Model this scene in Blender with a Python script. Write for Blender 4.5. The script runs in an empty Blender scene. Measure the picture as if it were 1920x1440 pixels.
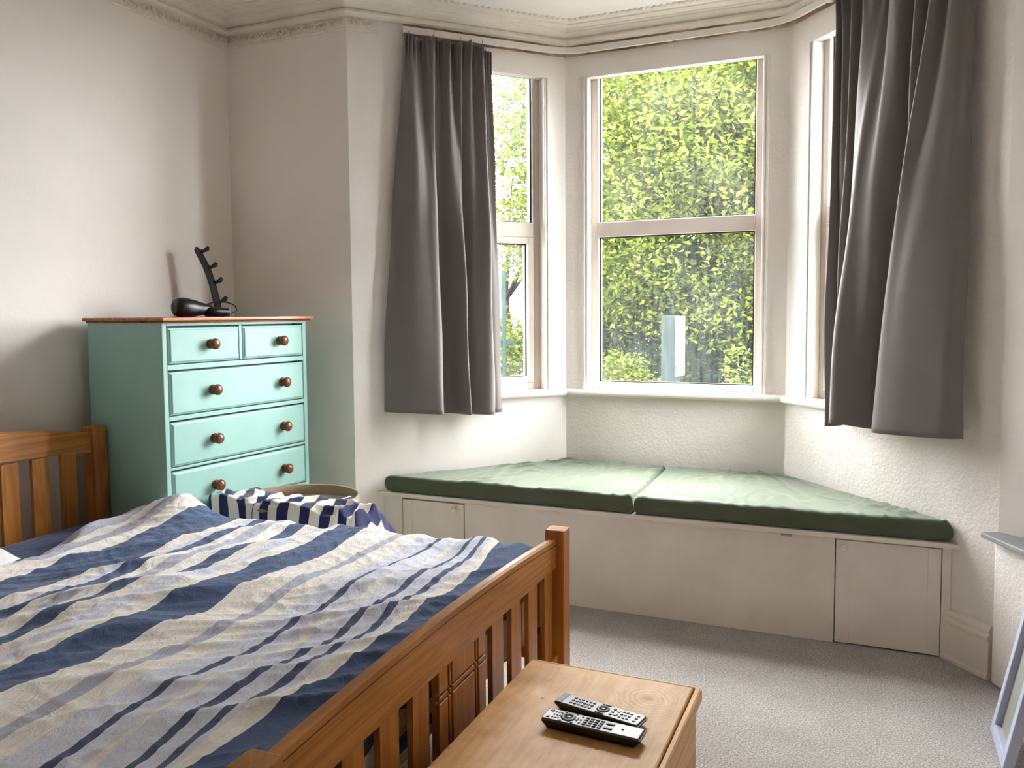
import bpy, bmesh, math, random
import numpy as np
from mathutils import Vector, Matrix, noise

random.seed(7)
rng = np.random.default_rng(11)
scene = bpy.context.scene
COL = scene.collection

# ------------------------------------------------------------------ camera
cam_d = bpy.data.cameras.new('camera')
cam = bpy.data.objects.new('camera', cam_d)
COL.objects.link(cam)
cam_d.sensor_fit = 'HORIZONTAL'
cam_d.sensor_width = 36.0
cam_d.lens = 36.0 * 1548.5 / 1920.0
cam_d.shift_y = -30.3 / 1920.0
cam_d.clip_start = 0.02
CR = Vector((0.91784292, 0.39686676, -0.0078197))
CU = Vector((-0.01943523, 0.064607, 0.99772151))
CF = Vector((-0.39646771, 0.91559965, -0.06701227))
M = Matrix(((CR.x, CU.x, -CF.x, 0), (CR.y, CU.y, -CF.y, 0), (CR.z, CU.z, -CF.z, 1.29), (0, 0, 0, 1)))
cam.matrix_world = M
scene.camera = cam

# ------------------------------------------------------------------ sky and exposure
world = bpy.data.worlds.new('overcast_sky')
scene.world = world
world.use_nodes = True
wn = world.node_tree
wn.nodes.clear()
w_out = wn.nodes.new('ShaderNodeOutputWorld')
w_bg = wn.nodes.new('ShaderNodeBackground')
w_tc = wn.nodes.new('ShaderNodeTexCoord')
w_sep = wn.nodes.new('ShaderNodeSeparateXYZ')
w_ramp = wn.nodes.new('ShaderNodeValToRGB')          # overcast sky: a little brighter towards the zenith
w_ramp.color_ramp.elements[0].position = 0.0
w_ramp.color_ramp.elements[0].color = (0.82, 0.84, 0.87, 1)
w_ramp.color_ramp.elements[1].position = 0.8
w_ramp.color_ramp.elements[1].color = (0.985, 0.99, 1.0, 1)
wn.links.new(w_tc.outputs['Generated'], w_sep.inputs[0])
wn.links.new(w_sep.outputs['Z'], w_ramp.inputs[0])
wn.links.new(w_ramp.outputs[0], w_bg.inputs[0])
w_bg.inputs[1].default_value = 16.0
wn.links.new(w_bg.outputs[0], w_out.inputs[0])

scene.view_settings.view_transform = 'Standard'
scene.view_settings.look = 'None'
scene.view_settings.exposure = 1.62
scene.view_settings.gamma = 1.0
scene.view_settings.use_curve_mapping = False
scene.cycles.use_denoising = True
scene.cycles.max_bounces = 8
scene.cycles.diffuse_bounces = 7
scene.cycles.glossy_bounces = 2
scene.cycles.use_adaptive_sampling = True
scene.cycles.adaptive_threshold = 0.05
scene.cycles.transparent_max_bounces = 12
scene.cycles.caustics_reflective = False
scene.cycles.caustics_refractive = False

def portal(name, loc, dx, dy, w, h):
    ld = bpy.data.lights.new(name, 'AREA'); ld.shape = 'RECTANGLE'; ld.size = w; ld.size_y = h
    ld.cycles.is_portal = True                       # only guides sky sampling through the window, gives off nothing itself
    o = bpy.data.objects.new(name, ld); COL.objects.link(o)
    n = Vector((dx, dy, 0)).normalized()             # pointing into the room
    o.matrix_world = Matrix.Translation(loc) @ n.to_track_quat('-Z', 'Z').to_matrix().to_4x4()
portal('sky_portal_left', (-1.80, 3.97, 1.7), 0.742, -0.67, 0.75, 1.75)
portal('sky_portal_front', (-0.915, 4.28, 1.7), 0, -1, 1.0, 1.75)
portal('sky_portal_right', (0.07, 3.89, 1.7), -0.755, -0.655, 0.75, 1.75)

# ------------------------------------------------------------------ helpers
class MB:
    """collects boxes, prisms, tubes, lathes and grids into one mesh"""
    def __init__(self):
        self.v, self.f, self.sm, self.uv = [], [], [], {}
    def add(self, verts, faces, smooth=False):
        n = len(self.v)
        self.v += [tuple(p) for p in verts]
        self.f += [tuple(i + n for i in f) for f in faces]
        self.sm += [smooth] * len(faces)
        return self
    def box(self, x0, x1, y0, y1, z0, z1, fn=None):  # noqa
        c = [(x0, y0, z0), (x1, y0, z0), (x1, y1, z0), (x0, y1, z0), (x0, y0, z1), (x1, y0, z1), (x1, y1, z1), (x0, y1, z1)]
        if fn: c = [fn(*p) for p in c]
        return self.add(c, [(0, 3, 2, 1), (4, 5, 6, 7), (0, 1, 5, 4), (1, 2, 6, 5), (2, 3, 7, 6), (3, 0, 4, 7)])
    def prism(self, poly, z0, z1, fn=None, smooth=False):
        n = len(poly)
        c = [(p[0], p[1], z0) for p in poly] + [(p[0], p[1], z1) for p in poly]
        if fn: c = [fn(*p) for p in c]
        f = [tuple(reversed(range(n))), tuple(range(n, 2 * n))]
        self.add(c, f)
        return self._sides(len(self.v) - 2 * n, n, smooth)
    def _sides(self, b, n, smooth):
        for i in range(n):
            j = (i + 1) % n
            self.f.append((b + i, b + j, b + n + j, b + n + i)); self.sm.append(smooth)
        return self
    def tube(self, pts, rad, seg=8, caps=True):
        pts = [Vector(p) for p in pts]
        if not isinstance(rad, (list, tuple)): rad = [rad] * len(pts)
        rings, ref = [], None
        for i, p in enumerate(pts):
            t = (pts[min(i + 1, len(pts) - 1)] - pts[max(i - 1, 0)])
            t = t.normalized() if t.length > 1e-9 else Vector((0, 0, 1))
            if ref is None:
                ref = Vector((0, 0, 1)) if abs(t.z) < 0.9 else Vector((1, 0, 0))
            a = t.cross(ref).normalized(); b = a.cross(t).normalized(); ref = b
            rings.append([p + (a * math.cos(2 * math.pi * k / seg) + b * math.sin(2 * math.pi * k / seg)) * rad[i] for k in range(seg)])
        verts = [q for r in rings for q in r]
        faces = []
        for i in range(len(pts) - 1):
            for k in range(seg):
                k2 = (k + 1) % seg
                faces.append((i * seg + k, i * seg + k2, (i + 1) * seg + k2, (i + 1) * seg + k))
        self.add(verts, faces, True)
        if caps:
            n = len(self.v) - len(verts)
            self.f += [tuple(n + k for k in reversed(range(seg))), tuple(n + (len(pts) - 1) * seg + k for k in range(seg))]
            self.sm += [False, False]
        return self
    def lathe(self, prof, seg=20, fn=None):
        """profile of (radius, height) about local z"""
        verts, faces = [], []
        for r, h in prof:
            for k in range(seg):
                a = 2 * math.pi * k / seg
                p = (r * math.cos(a), r * math.sin(a), h)
                verts.append(fn(*p) if fn else p)
        for i in range(len(prof) - 1):
            for k in range(seg):
                k2 = (k + 1) % seg
                faces.append((i * seg + k, i * seg + k2, (i + 1) * seg + k2, (i + 1) * seg + k))
        return self.add(verts, faces, True)
    def grid(self, rows, smooth=True, close=False):
        nr, nc = len(rows), len(rows[0])
        verts = [p for r in rows for p in r]
        faces = []
        for i in range(nr - 1):
            for j in range(nc if close else nc - 1):
                j2 = (j + 1) % nc
                faces.append((i * nc + j, i * nc + j2, (i + 1) * nc + j2, (i + 1) * nc + j))
        return self.add(verts, faces, smooth)
    def mesh(self, name):
        m = bpy.data.meshes.new(name)
        m.from_pydata(self.v, [], self.f)
        m.polygons.foreach_set('use_smooth', self.sm)
        m.update()
        return m

def obj(name, mb, mat, parent=None, bevel=0.0, seg=2, loc=None, rotz=None, solid=0.0, sub=0, recalc=True):
    m = mb if isinstance(mb, bpy.types.Mesh) else mb.mesh(name)
    if recalc and not isinstance(mb, bpy.types.Mesh):
        bm = bmesh.new(); bm.from_mesh(m); bmesh.ops.recalc_face_normals(bm, faces=bm.faces); bm.to_mesh(m); bm.free()
    if mat and not m.materials: m.materials.append(mat)
    o = bpy.data.objects.new(name, m)
    COL.objects.link(o)
    if parent: o.parent = parent
    if loc is not None: o.location = loc
    if rotz is not None: o.rotation_euler = (0, 0, rotz)
    if solid:
        md = o.modifiers.new('thickness', 'SOLIDIFY'); md.thickness = solid; md.offset = 0
    if bevel:
        md = o.modifiers.new('bevel', 'BEVEL'); md.width = bevel; md.segments = seg; md.limit_method = 'ANGLE'; md.angle_limit = math.radians(40)
    if sub:
        md = o.modifiers.new('subdivision', 'SUBSURF'); md.levels = sub; md.render_levels = sub
    return o

def tag(o, label, cat=None, group=None, kind=None):
    o['label'] = label
    if cat: o['category'] = cat
    if group: o['group'] = group
    if kind: o['kind'] = kind
    return o

def thing(name, label, cat, loc=(0, 0, 0), rotz=0.0, group=None):
    o = bpy.data.objects.new(name, None)
    o.empty_display_size = 0.1
    COL.objects.link(o)
    o.location = loc; o.rotation_euler = (0, 0, rotz)
    return tag(o, label, cat, group)

def struct_empty(name, label):
    o = bpy.data.objects.new(name, None); COL.objects.link(o)
    o['label'] = label; o['kind'] = 'structure'
    return o

def struct(name, mb, mat, label, parent=None, **k):
    o = obj(name, mb, mat, parent, **k)
    if parent is None:
        o['kind'] = 'structure'; o['label'] = label
    return o

def srgb(r, g, b):
    f = lambda c: ((c / 255) / 12.92) if c / 255 <= 0.04045 else (((c / 255) + 0.055) / 1.055) ** 2.4
    return (f(r), f(g), f(b), 1.0)

class Nodes:
    def __init__(self, name):
        self.m = bpy.data.materials.new(name); self.m.use_nodes = True
        self.t = self.m.node_tree; self.t.nodes.clear()
        self.out = self.n('ShaderNodeOutputMaterial')
    def n(self, typ, **kw):
        nd = self.t.nodes.new(typ)
        for k, v in kw.items():
            if k.startswith('i_'):
                nd.inputs[k[2:].replace('_', ' ')].default_value = v
            else: setattr(nd, k, v)
        return nd
    def l(self, a, b): self.t.links.new(a, b)
    def bsdf(self, **kw):
        b = self.n('ShaderNodeBsdfPrincipled')
        for k, v in kw.items(): b.inputs[k.replace('_', ' ')].default_value = v
        return b
    def coords(self, kind='Object', scale=(1, 1, 1), rot=(0, 0, 0)):
        tc = self.n('ShaderNodeTexCoord'); mp = self.n('ShaderNodeMapping')
        mp.inputs['Scale'].default_value = scale; mp.inputs['Rotation'].default_value = rot
        self.l(tc.outputs[kind], mp.inputs[0]); return mp.outputs[0]
    def noise(self, vec, scale, detail=4, rough=0.55, dist=0.0):
        nd = self.n('ShaderNodeTexNoise'); nd.inputs['Scale'].default_value = scale
        nd.inputs['Detail'].default_value = detail; nd.inputs['Roughness'].default_value = rough
        nd.inputs['Distortion'].default_value = dist
        if vec is not None: self.l(vec, nd.inputs['Vector'])
        return nd
    def ramp(self, fac, stops, interp='LINEAR'):
        r = self.n('ShaderNodeValToRGB'); cr = r.color_ramp; cr.interpolation = interp
        while len(cr.elements) < len(stops): cr.elements.new(0.5)
        for e, (p, c) in zip(cr.elements, stops): e.position = p; e.color = c
        self.l(fac, r.inputs[0]); return r
    def bump(self, h, strength, dist, normal=None):
        b = self.n('ShaderNodeBump'); b.inputs['Strength'].default_value = strength; b.inputs['Distance'].default_value = dist
        self.l(h, b.inputs['Height'])
        if normal is not None: self.l(normal, b.inputs['Normal'])
        return b.outputs[0]
    def mix(self, fac, a, b):
        m = self.n('ShaderNodeMix'); m.data_type = 'RGBA'
        if hasattr(fac, 'links'): self.l(fac, m.inputs[0])
        else: m.inputs[0].default_value = fac
        for s, v in ((m.inputs[6], a), (m.inputs[7], b)):
            if hasattr(v, 'links'): self.l(v, s)
            else: s.default_value = v
        return m.outputs[2]
    def done(self, shader):
        self.l(shader, self.out.inputs[0]); return self.m

def mat_plain(name, col, rough=0.5, spec=0.5, bump=0.0, bscale=60, var=0.06, metal=0.0):
    N = Nodes(name); v = N.coords()
    b = N.bsdf(Roughness=rough, Metallic=metal); b.inputs['Specular IOR Level'].default_value = spec
    nz = N.noise(v, bscale * 0.15, 5)
    dark = tuple(c * (1 - var * 2) for c in col[:3]) + (1,)
    lite = tuple(min(1, c * (1 + var)) for c in col[:3]) + (1,)
    N.l(N.ramp(nz.outputs[0], [(0.3, dark), (0.7, lite)]).outputs[0], b.inputs['Base Color'])
    if bump: N.l(N.bump(N.noise(v, bscale, 4).outputs[0], bump, 0.004), b.inputs['Normal'])
    return N.done(b.outputs[0])

def mat_wall(name, col, grain, dist):
    N = Nodes(name); v = N.coords()
    b = N.bsdf(Roughness=0.75); b.inputs['Specular IOR Level'].default_value = 0.25
    nz = N.noise(v, 1.6, 6, 0.6)
    d = tuple(c * 0.94 for c in col[:3]) + (1,)
    N.l(N.ramp(nz.outputs[0], [(0.35, d), (0.65, col)]).outputs[0], b.inputs['Base Color'])
    h1 = N.noise(v, grain, 5, 0.6); h2 = N.noise(v, 7, 3, 0.5)
    n1 = N.bump(h1.outputs[0], 0.6, dist); n2 = N.bump(h2.outputs[0], 0.35, dist * 3.0, n1)
    N.l(n2, b.inputs['Normal'])
    return N.done(b.outputs[0])

def mat_wood(name, dark, lite, axis='Y', rough=0.35, scale=1.0, knots=True, contrast=0.5, seed=0.0):
    """pine: stretched rings along one axis, streaks and a few knots"""
    N = Nodes(name)
    sc = {'X': (0.55, 9, 9), 'Y': (9, 0.55, 9), 'Z': (9, 9, 0.55)}[axis]
    tc = N.n('ShaderNodeTexCoord'); oi = N.n('ShaderNodeObjectInfo')
    addv = N.n('ShaderNodeVectorMath', operation='ADD'); sclv = N.n('ShaderNodeVectorMath', operation='SCALE')
    cmb = N.n('ShaderNodeCombineXYZ')
    for i in range(3): N.l(oi.outputs['Random'], cmb.inputs[i])
    sclv.inputs['Scale'].default_value = 7.3
    N.l(cmb.outputs[0], sclv.inputs[0]); N.l(tc.outputs['Object'], addv.inputs[0]); N.l(sclv.outputs[0], addv.inputs[1])
    mp = N.n('ShaderNodeMapping'); mp.inputs['Scale'].default_value = tuple(s * scale for s in sc)
    mp.inputs['Location'].default_value = (seed, seed * 1.7, seed * 0.3)
    N.l(addv.outputs[0], mp.inputs[0]); v = mp.outputs[0]
    warp = N.noise(v, 0.9, 3, 0.5, 1.2)
    wave = N.n('ShaderNodeMath', operation='MULTIPLY'); wave.inputs[1].default_value = 9.0
    N.l(warp.outputs[0], wave.inputs[0])
    sn = N.n('ShaderNodeMath', operation='SINE'); 
    w2 = N.n('ShaderNodeMath', operation='MULTIPLY'); w2.inputs[1].default_value = 6.283
    N.l(wave.outputs[0], w2.inputs[0]); N.l(w2.outputs[0], sn.inputs[0])
    mr = N.n('ShaderNodeMapRange'); mr.inputs[1].default_value = -1; mr.inputs[2].default_value = 1
    mr.inputs[3].default_value = 0.5 - contrast / 2; mr.inputs[4].default_value = 0.5 + contrast / 2
    N.l(sn.outputs[0], mr.inputs[0])
    fine = N.noise(v, 6, 6, 0.7)
    mixf = N.n('ShaderNodeMath', operation='ADD')
    f2 = N.n('ShaderNodeMath', operation='MULTIPLY_ADD'); f2.inputs[1].default_value = 0.7; f2.inputs[2].default_value = -0.35
    N.l(fine.outputs[0], f2.inputs[0]); N.l(mr.outputs[0], mixf.inputs[0]); N.l(f2.outputs[0], mixf.inputs[1])
    col = N.ramp(mixf.outputs[0], [(0.1, dark), (0.75, lite)]).outputs[0]
    if knots:
        vo = N.n('ShaderNodeTexVoronoi'); vo.inputs['Scale'].default_value = 0.45; N.l(v, vo.inputs['Vector'])
        kr = N.ramp(vo.outputs['Distance'], [(0.0, (1, 1, 1, 1)), (0.09, (0, 0, 0, 1))])
        col = N.mix(kr.outputs[0], col, tuple(c * 0.4 for c in dark[:3]) + (1,))
    b = N.bsdf(Roughness=rough); b.inputs['Specular IOR Level'].default_value = 0.4
    N.l(col, b.inputs['Base Color'])
    N.l(N.bump(fine.outputs[0], 0.15, 0.002), b.inputs['Normal'])
    return N.done(b.outputs[0])

def mat_fabric(name, col, rough=0.9, sheen=0.3, weave=900, wrinkle=0.0, tint=(1, 1, 1, 1), wscale=14, trans=0.0, var=0.08):
    N = Nodes(name); v = N.coords()
    b = N.bsdf(Roughness=rough); b.inputs['Specular IOR Level'].default_value = 0.15
    b.inputs['Sheen Weight'].default_value = sheen; b.inputs['Sheen Roughness'].default_value = 0.4; b.inputs['Sheen Tint'].default_value = tint
    nz = N.noise(v, 9, 5, 0.6)
    d = tuple(c * (1 - var) for c in col[:3]) + (1,); l_ = tuple(min(1, c * (1 + var)) for c in col[:3]) + (1,)
    N.l(N.ramp(nz.outputs[0], [(0.3, d), (0.7, l_)]).outputs[0], b.inputs['Base Color'])
    nrm = N.bump(N.noise(v, weave, 2).outputs[0], 0.12, 0.0008)
    if wrinkle: nrm = N.bump(N.noise(v, wscale, 5, 0.6, 1.5).outputs[0], wrinkle, 0.01, nrm)
    N.l(nrm, b.inputs['Normal'])
    sh = b.outputs[0]
    if trans:
        t = N.n('ShaderNodeBsdfTranslucent'); t.inputs[0].default_value = col
        mx = N.n('ShaderNodeMixShader'); mx.inputs[0].default_value = trans
        N.l(sh, mx.inputs[1]); N.l(t.outputs[0], mx.inputs[2]); sh = mx.outputs[0]
    return N.done(sh)

# ------------------------------------------------------------------ materials
WALLC = srgb(239, 233, 227)
m_wall = mat_wall('painted_plaster', WALLC, 90, 0.0012)
m_rough = mat_wall('lumpy_painted_plaster', WALLC, 75, 0.006)
m_ceil = mat_wall('ceiling_paint', srgb(241, 236, 231), 60, 0.001)
m_plaster = mat_plain('old_painted_plasterwork', srgb(232, 226, 216), 0.6, 0.3, 0.5, 45, 0.05)
m_gloss = mat_plain('white_gloss_paint', srgb(226, 221, 214), 0.4, 0.3, 0.08, 30, 0.03)
m_upvc = mat_plain('white_window_plastic', srgb(206, 195, 185), 0.5, 0.2, 0.0, 30, 0.03)
m_gasket = mat_plain('black_rubber', srgb(22, 22, 24), 0.5)
m_seatpaint = mat_plain('worn_white_seat_paint', srgb(230, 222, 213), 0.42, 0.4, 0.15, 26, 0.05)
m_mint = mat_plain('mint_furniture_paint', srgb(150, 190, 180), 0.4, 0.45, 0.06, 40, 0.03)
m_top = mat_wood('varnished_orange_top', srgb(120, 62, 28), srgb(176, 104, 56), 'Y', 0.25)
m_knob = mat_wood('turned_knob_wood', srgb(92, 50, 32), srgb(128, 76, 50), 'X', 0.25, 2.0, False)
m_bed_y = mat_wood('stained_pine_along', srgb(142, 88, 38), srgb(194, 132, 70), 'Y', 0.3, 1.0, True, 0.3)
m_bed_z = mat_wood('stained_pine_upright', srgb(138, 84, 34), srgb(186, 124, 58), 'Z', 0.3, 1.0, True, 0.3)
m_bed_x = mat_wood('stained_pine_side', srgb(138, 84, 34), srgb(186, 124, 58), 'X', 0.3, 1.0, True, 0.3)
m_pine = mat_wood('waxed_old_pine', srgb(178, 124, 68), srgb(226, 180, 120), 'Y', 0.45, 0.8, True, 0.3, 3.1)
m_pine_x = mat_wood('waxed_old_pine_end', srgb(172, 118, 64), srgb(220, 174, 114), 'X', 0.45, 0.8, True, 0.3, 1.4)
m_curtain = mat_fabric('taupe_curtain_cloth', srgb(126, 119, 116), 0.6, 0.22, 1200, 0.04, (1, 0.98, 0.98, 1), 6, 0.06, 0.03)
m_velvet = mat_fabric('green_velvet', srgb(84, 92, 74), 0.5, 0.75, 1500, 0.2, srgb(214, 222, 212), 9, 0, 0.06)
m_navy = mat_fabric('navy_sheet', srgb(46, 62, 100), 0.9, 0.2, 1000, 0.3)
m_cream = mat_fabric('cream_mattress', srgb(214, 204, 190), 0.9, 0.2, 800, 0.1)
m_white_cotton = mat_fabric('white_cotton', srgb(222, 220, 222), 0.9, 0.2, 1000, 0.3)
m_canvas = mat_fabric('beige_canvas', srgb(196, 186, 170), 0.9, 0.1, 500, 0.1)
m_tape = mat_fabric('brown_canvas_band', srgb(150, 128, 104), 0.9, 0.1, 500, 0.1)
m_black = mat_plain('black_plastic', srgb(20, 19, 22), 0.35, 0.5)
m_greyp = mat_plain('grey_plastic', srgb(150, 148, 150), 0.35, 0.5)
m_silver = mat_plain('silver_remote_face', srgb(112, 110, 111), 0.3, 0.5, 0, 30, 0.02, 0.85)
m_key = mat_plain('dark_grey_key', srgb(62, 61, 63), 0.4, 0.5)
m_lilac = mat_plain('lilac_grey_chipped_paint', srgb(178, 182, 204), 0.5, 0.4, 0.2, 40, 0.06)
m_slate = mat_plain('slate_grey_board_paint', srgb(150, 152, 152), 0.5, 0.4, 0.2, 40, 0.06)
m_frost = mat_plain('dusty_grey_glass', srgb(150, 152, 140), 0.3, 0.5, 0.0, 20, 0.08)

def mat_carpet():
    N = Nodes('grey_fleck_carpet'); v = N.coords()
    b = N.bsdf(Roughness=0.95); b.inputs['Specular IOR Level'].default_value = 0.1
    b.inputs['Sheen Weight'].default_value = 0.25
    f = N.noise(v, 190, 5, 0.9); g = N.noise(v, 5, 4, 0.6)
    c1 = N.ramp(f.outputs[0], [(0.36, srgb(78, 73, 70)), (0.5, srgb(164, 158, 153)), (0.64, srgb(236, 230, 224))]).outputs[0]
    c2 = N.ramp(g.outputs[0], [(0.35, (0.86, 0.85, 0.85, 1)), (0.65, (1, 1, 1, 1))]).outputs[0]
    mm = N.n('ShaderNodeMix', data_type='RGBA', blend_type='MULTIPLY'); mm.inputs[0].default_value = 1
    N.l(c1, mm.inputs[6]); N.l(c2, mm.inputs[7]); N.l(mm.outputs[2], b.inputs['Base Color'])
    N.l(N.bump(N.noise(v, 320, 3, 0.7).outputs[0], 0.45, 0.005), b.inputs['Normal'])
    return N.done(b.outputs[0])
m_carpet = mat_carpet()

def mat_glass():
    """thin pane: clear with Fresnel reflection and a film of streaky dust that catches daylight"""
    N = Nodes('dusty_window_glass'); v = N.coords('Object', (30, 30, 1.6))
    tr = N.n('ShaderNodeBsdfTransparent'); tr.inputs[0].default_value = (0.97, 0.985, 0.975, 1)
    gl = N.n('ShaderNodeBsdfGlossy'); gl.inputs['Roughness'].default_value = 0.02
    fr = N.n('ShaderNodeFresnel'); fr.inputs[0].default_value = 1.35
    m1 = N.n('ShaderNodeMixShader'); N.l(fr.outputs[0], m1.inputs[0]); N.l(tr.outputs[0], m1.inputs[1]); N.l(gl.outputs[0], m1.inputs[2])
    du = N.n('ShaderNodeBsdfTranslucent'); du.inputs[0].default_value = (0.9, 0.93, 0.95, 1)
    st = N.noise(v, 3.0, 5, 0.65); bl = N.noise(N.coords('Object', (1, 1, 1)), 2.2, 3, 0.5)
    a = N.n('ShaderNodeMapRange'); a.inputs[1].default_value = 0.35; a.inputs[2].default_value = 0.7; a.inputs[3].default_value = 0.3; a.inputs[4].default_value = 1.0
    N.l(st.outputs[0], a.inputs[0])
    c = N.n('ShaderNodeMapRange'); c.inputs[1].default_value = 0.3; c.inputs[2].default_value = 0.7; c.inputs[3].default_value = 0.006; c.inputs[4].default_value = 0.032
    N.l(bl.outputs[0], c.inputs[0])
    mu = N.n('ShaderNodeMath', operation='MULTIPLY'); N.l(a.outputs[0], mu.inputs[0]); N.l(c.outputs[0], mu.inputs[1])
    m2 = N.n('ShaderNodeMixShader'); N.l(mu.outputs[0], m2.inputs[0]); N.l(m1.outputs[0], m2.inputs[1]); N.l(du.outputs[0], m2.inputs[2])
    return N.done(m2.outputs[0])
m_glass = mat_glass()

def mat_leaf(name, a, b_, tr=0.35):
    N = Nodes(name)
    oi = N.n('ShaderNodeNewGeometry'); 
    r = N.ramp(oi.outputs['Random Per Island'], [(0.0, a), (1.0, b_)])
    d = N.n('ShaderNodeBsdfDiffuse'); t = N.n('ShaderNodeBsdfTranslucent')
    N.l(r.outputs[0], d.inputs[0]); N.l(r.outputs[0], t.inputs[0])
    mx = N.n('ShaderNodeMixShader'); mx.inputs[0].default_value = tr
    N.l(d.outputs[0], mx.inputs[1]); N.l(t.outputs[0], mx.inputs[2])
    return N.done(mx.outputs[0])
m_leaf = mat_leaf('lime_green_leaves', (0.026, 0.040, 0.006, 1), (0.098, 0.115, 0.018, 1), 0.25)
m_leaf2 = mat_leaf('deep_green_leaves', (0.008, 0.017, 0.006, 1), (0.032, 0.048, 0.014, 1))
m_leaf3 = mat_leaf('yellow_green_leaves', (0.036, 0.052, 0.010, 1), (0.12, 0.135, 0.034, 1), 0.25)
m_bark = mat_plain('grey_brown_bark', srgb(42, 37, 32), 0.95, 0.0, 0.6, 20, 0.2)

# ------------------------------------------------------------------ room outline
CEIL = 2.735
OUT = [Vector(p) for p in ((-2.94, 3.275), (-2.235, 3.275), (-1.472, 4.12), (-0.363, 4.12), (0.42, 3.225), (0.89, 2.84), (0.89, -1.7), (-2.94, -1.7))]
NP = len(OUT)
def seg_dir(i): return (OUT[(i + 1) % NP] - OUT[i]).normalized()
def seg_nrm(i):                                   # outward
    d = seg_dir(i); return Vector((-d.y, d.x))
def offset_pt(i, t):                              # mitred offset of corner i, positive outward
    n0, n1 = seg_nrm((i - 1) % NP), seg_nrm(i)
    return OUT[i] + (n0 + n1) * (t / (1 + n0.dot(n1)))
def seg_len(i): return (OUT[(i + 1) % NP] - OUT[i]).length
TH = 0.15
def on(i, s, d, z):                               # point on wall i: along, outward depth, height
    p = OUT[i] + seg_dir(i) * s + seg_nrm(i) * d
    return (p.x, p.y, z)
def wall(name, i, mat, label, hole=None):
    mb = MB(); L = seg_len(i)
    a, b = OUT[i], OUT[(i + 1) % NP]; ao, bo = offset_pt(i, TH), offset_pt((i + 1) % NP, TH)
    def block(s0, s1, z0, z1, d0=0.0, d1=TH):
        def pt(s, d):
            p = OUT[i] + seg_dir(i) * s + seg_nrm(i) * d
            if s <= 0: p = a.lerp(ao, d / TH)
            if s >= L: p = b.lerp(bo, d / TH)
            return (p.x, p.y)
        mb.prism([pt(s0, d0), pt(s1, d0), pt(s1, d1), pt(s0, d1)], z0, z1)
    if not hole: block(0, L, 0, CEIL)
    else:
        s0, s1, zb, zt = hole
        block(0, s0, 0, CEIL); block(s1, L, 0, CEIL)
        block(s0, s1, 0, zb); block(s0, s1, zt, CEIL, 0, 0.05); block(s0, s1, zt + 0.085, CEIL, 0.05, TH)
    return struct(name, mb, mat, label)

SILL, HEAD = 0.885, 2.487
L1, L2, L3 = seg_len(1), seg_len(2), seg_len(3)
HOLES = {1: (0.43, L1 - 0.113, SILL - 0.03, HEAD), 2: (0.112, L2 - 0.106, SILL - 0.03, HEAD), 3: (0.158, 0.76, SILL - 0.03, HEAD)}
wall('wall_front', 0, m_wall, 'short plain plaster wall between room corner and left side of bay')
wall('wall_bay_left', 1, m_wall, 'left angled wall of the bay behind the left curtain', HOLES[1])
wall('wall_bay_front', 2, m_rough, 'middle wall of the bay around the widest window', HOLES[2])
wall('wall_bay_right', 3, m_rough, 'right angled lumpy plaster wall of the bay behind the right curtain', HOLES[3])
wall('wall_right_return', 4, m_wall, 'plain wall turning into the room beyond the right curtain')
wall('wall_right', 5, m_wall, 'right side wall of the bedroom beside the camera')
wall('wall_back', 6, m_wall, 'back wall of the bedroom behind the camera')
wall('wall_left', 7, m_wall, 'long left plaster wall behind the headboard and chest of drawers')
fl = [offset_pt(i, TH) for i in range(NP)]
struct('floor', MB().prism([(p.x, p.y) for p in fl], -0.12, 0.0), m_carpet, 'grey flecked carpet floor')
struct('ceiling', MB().prism([(p.x, p.y) for p in fl], CEIL, CEIL + 0.12), m_ceil, 'off-white plaster ceiling')

def sweep(idx, prof, start=None, end=None):
    """profile of (distance into the room, height) swept along wall corners idx, mitred"""
    rows = []
    for d, z in prof:
        row = []
        for k, i in enumerate(idx):
            if k == 0 and start is not None:
                p = OUT[i] + seg_dir(i) * start - seg_nrm(i) * d
            elif k == len(idx) - 1 and end is not None:
                j = idx[k - 1]; p = OUT[j] + seg_dir(j) * end - seg_nrm(j) * d
            else: p = offset_pt(i, -d)
            row.append((p.x, p.y, z))
        rows.append(row)
    return rows
def sweep_mb(idx, prof, start=None, end=None, smooth=False, close=True):
    mb = MB(); rows = sweep(idx, prof, start, end)
    if close: rows = rows + [rows[0]]
    mb.grid(rows, smooth)
    n = len(prof)
    for c in (0, len(idx) - 1):
        mb.add([rows[r][c] for r in range(n)], [tuple(range(n))])
    return mb

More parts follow.
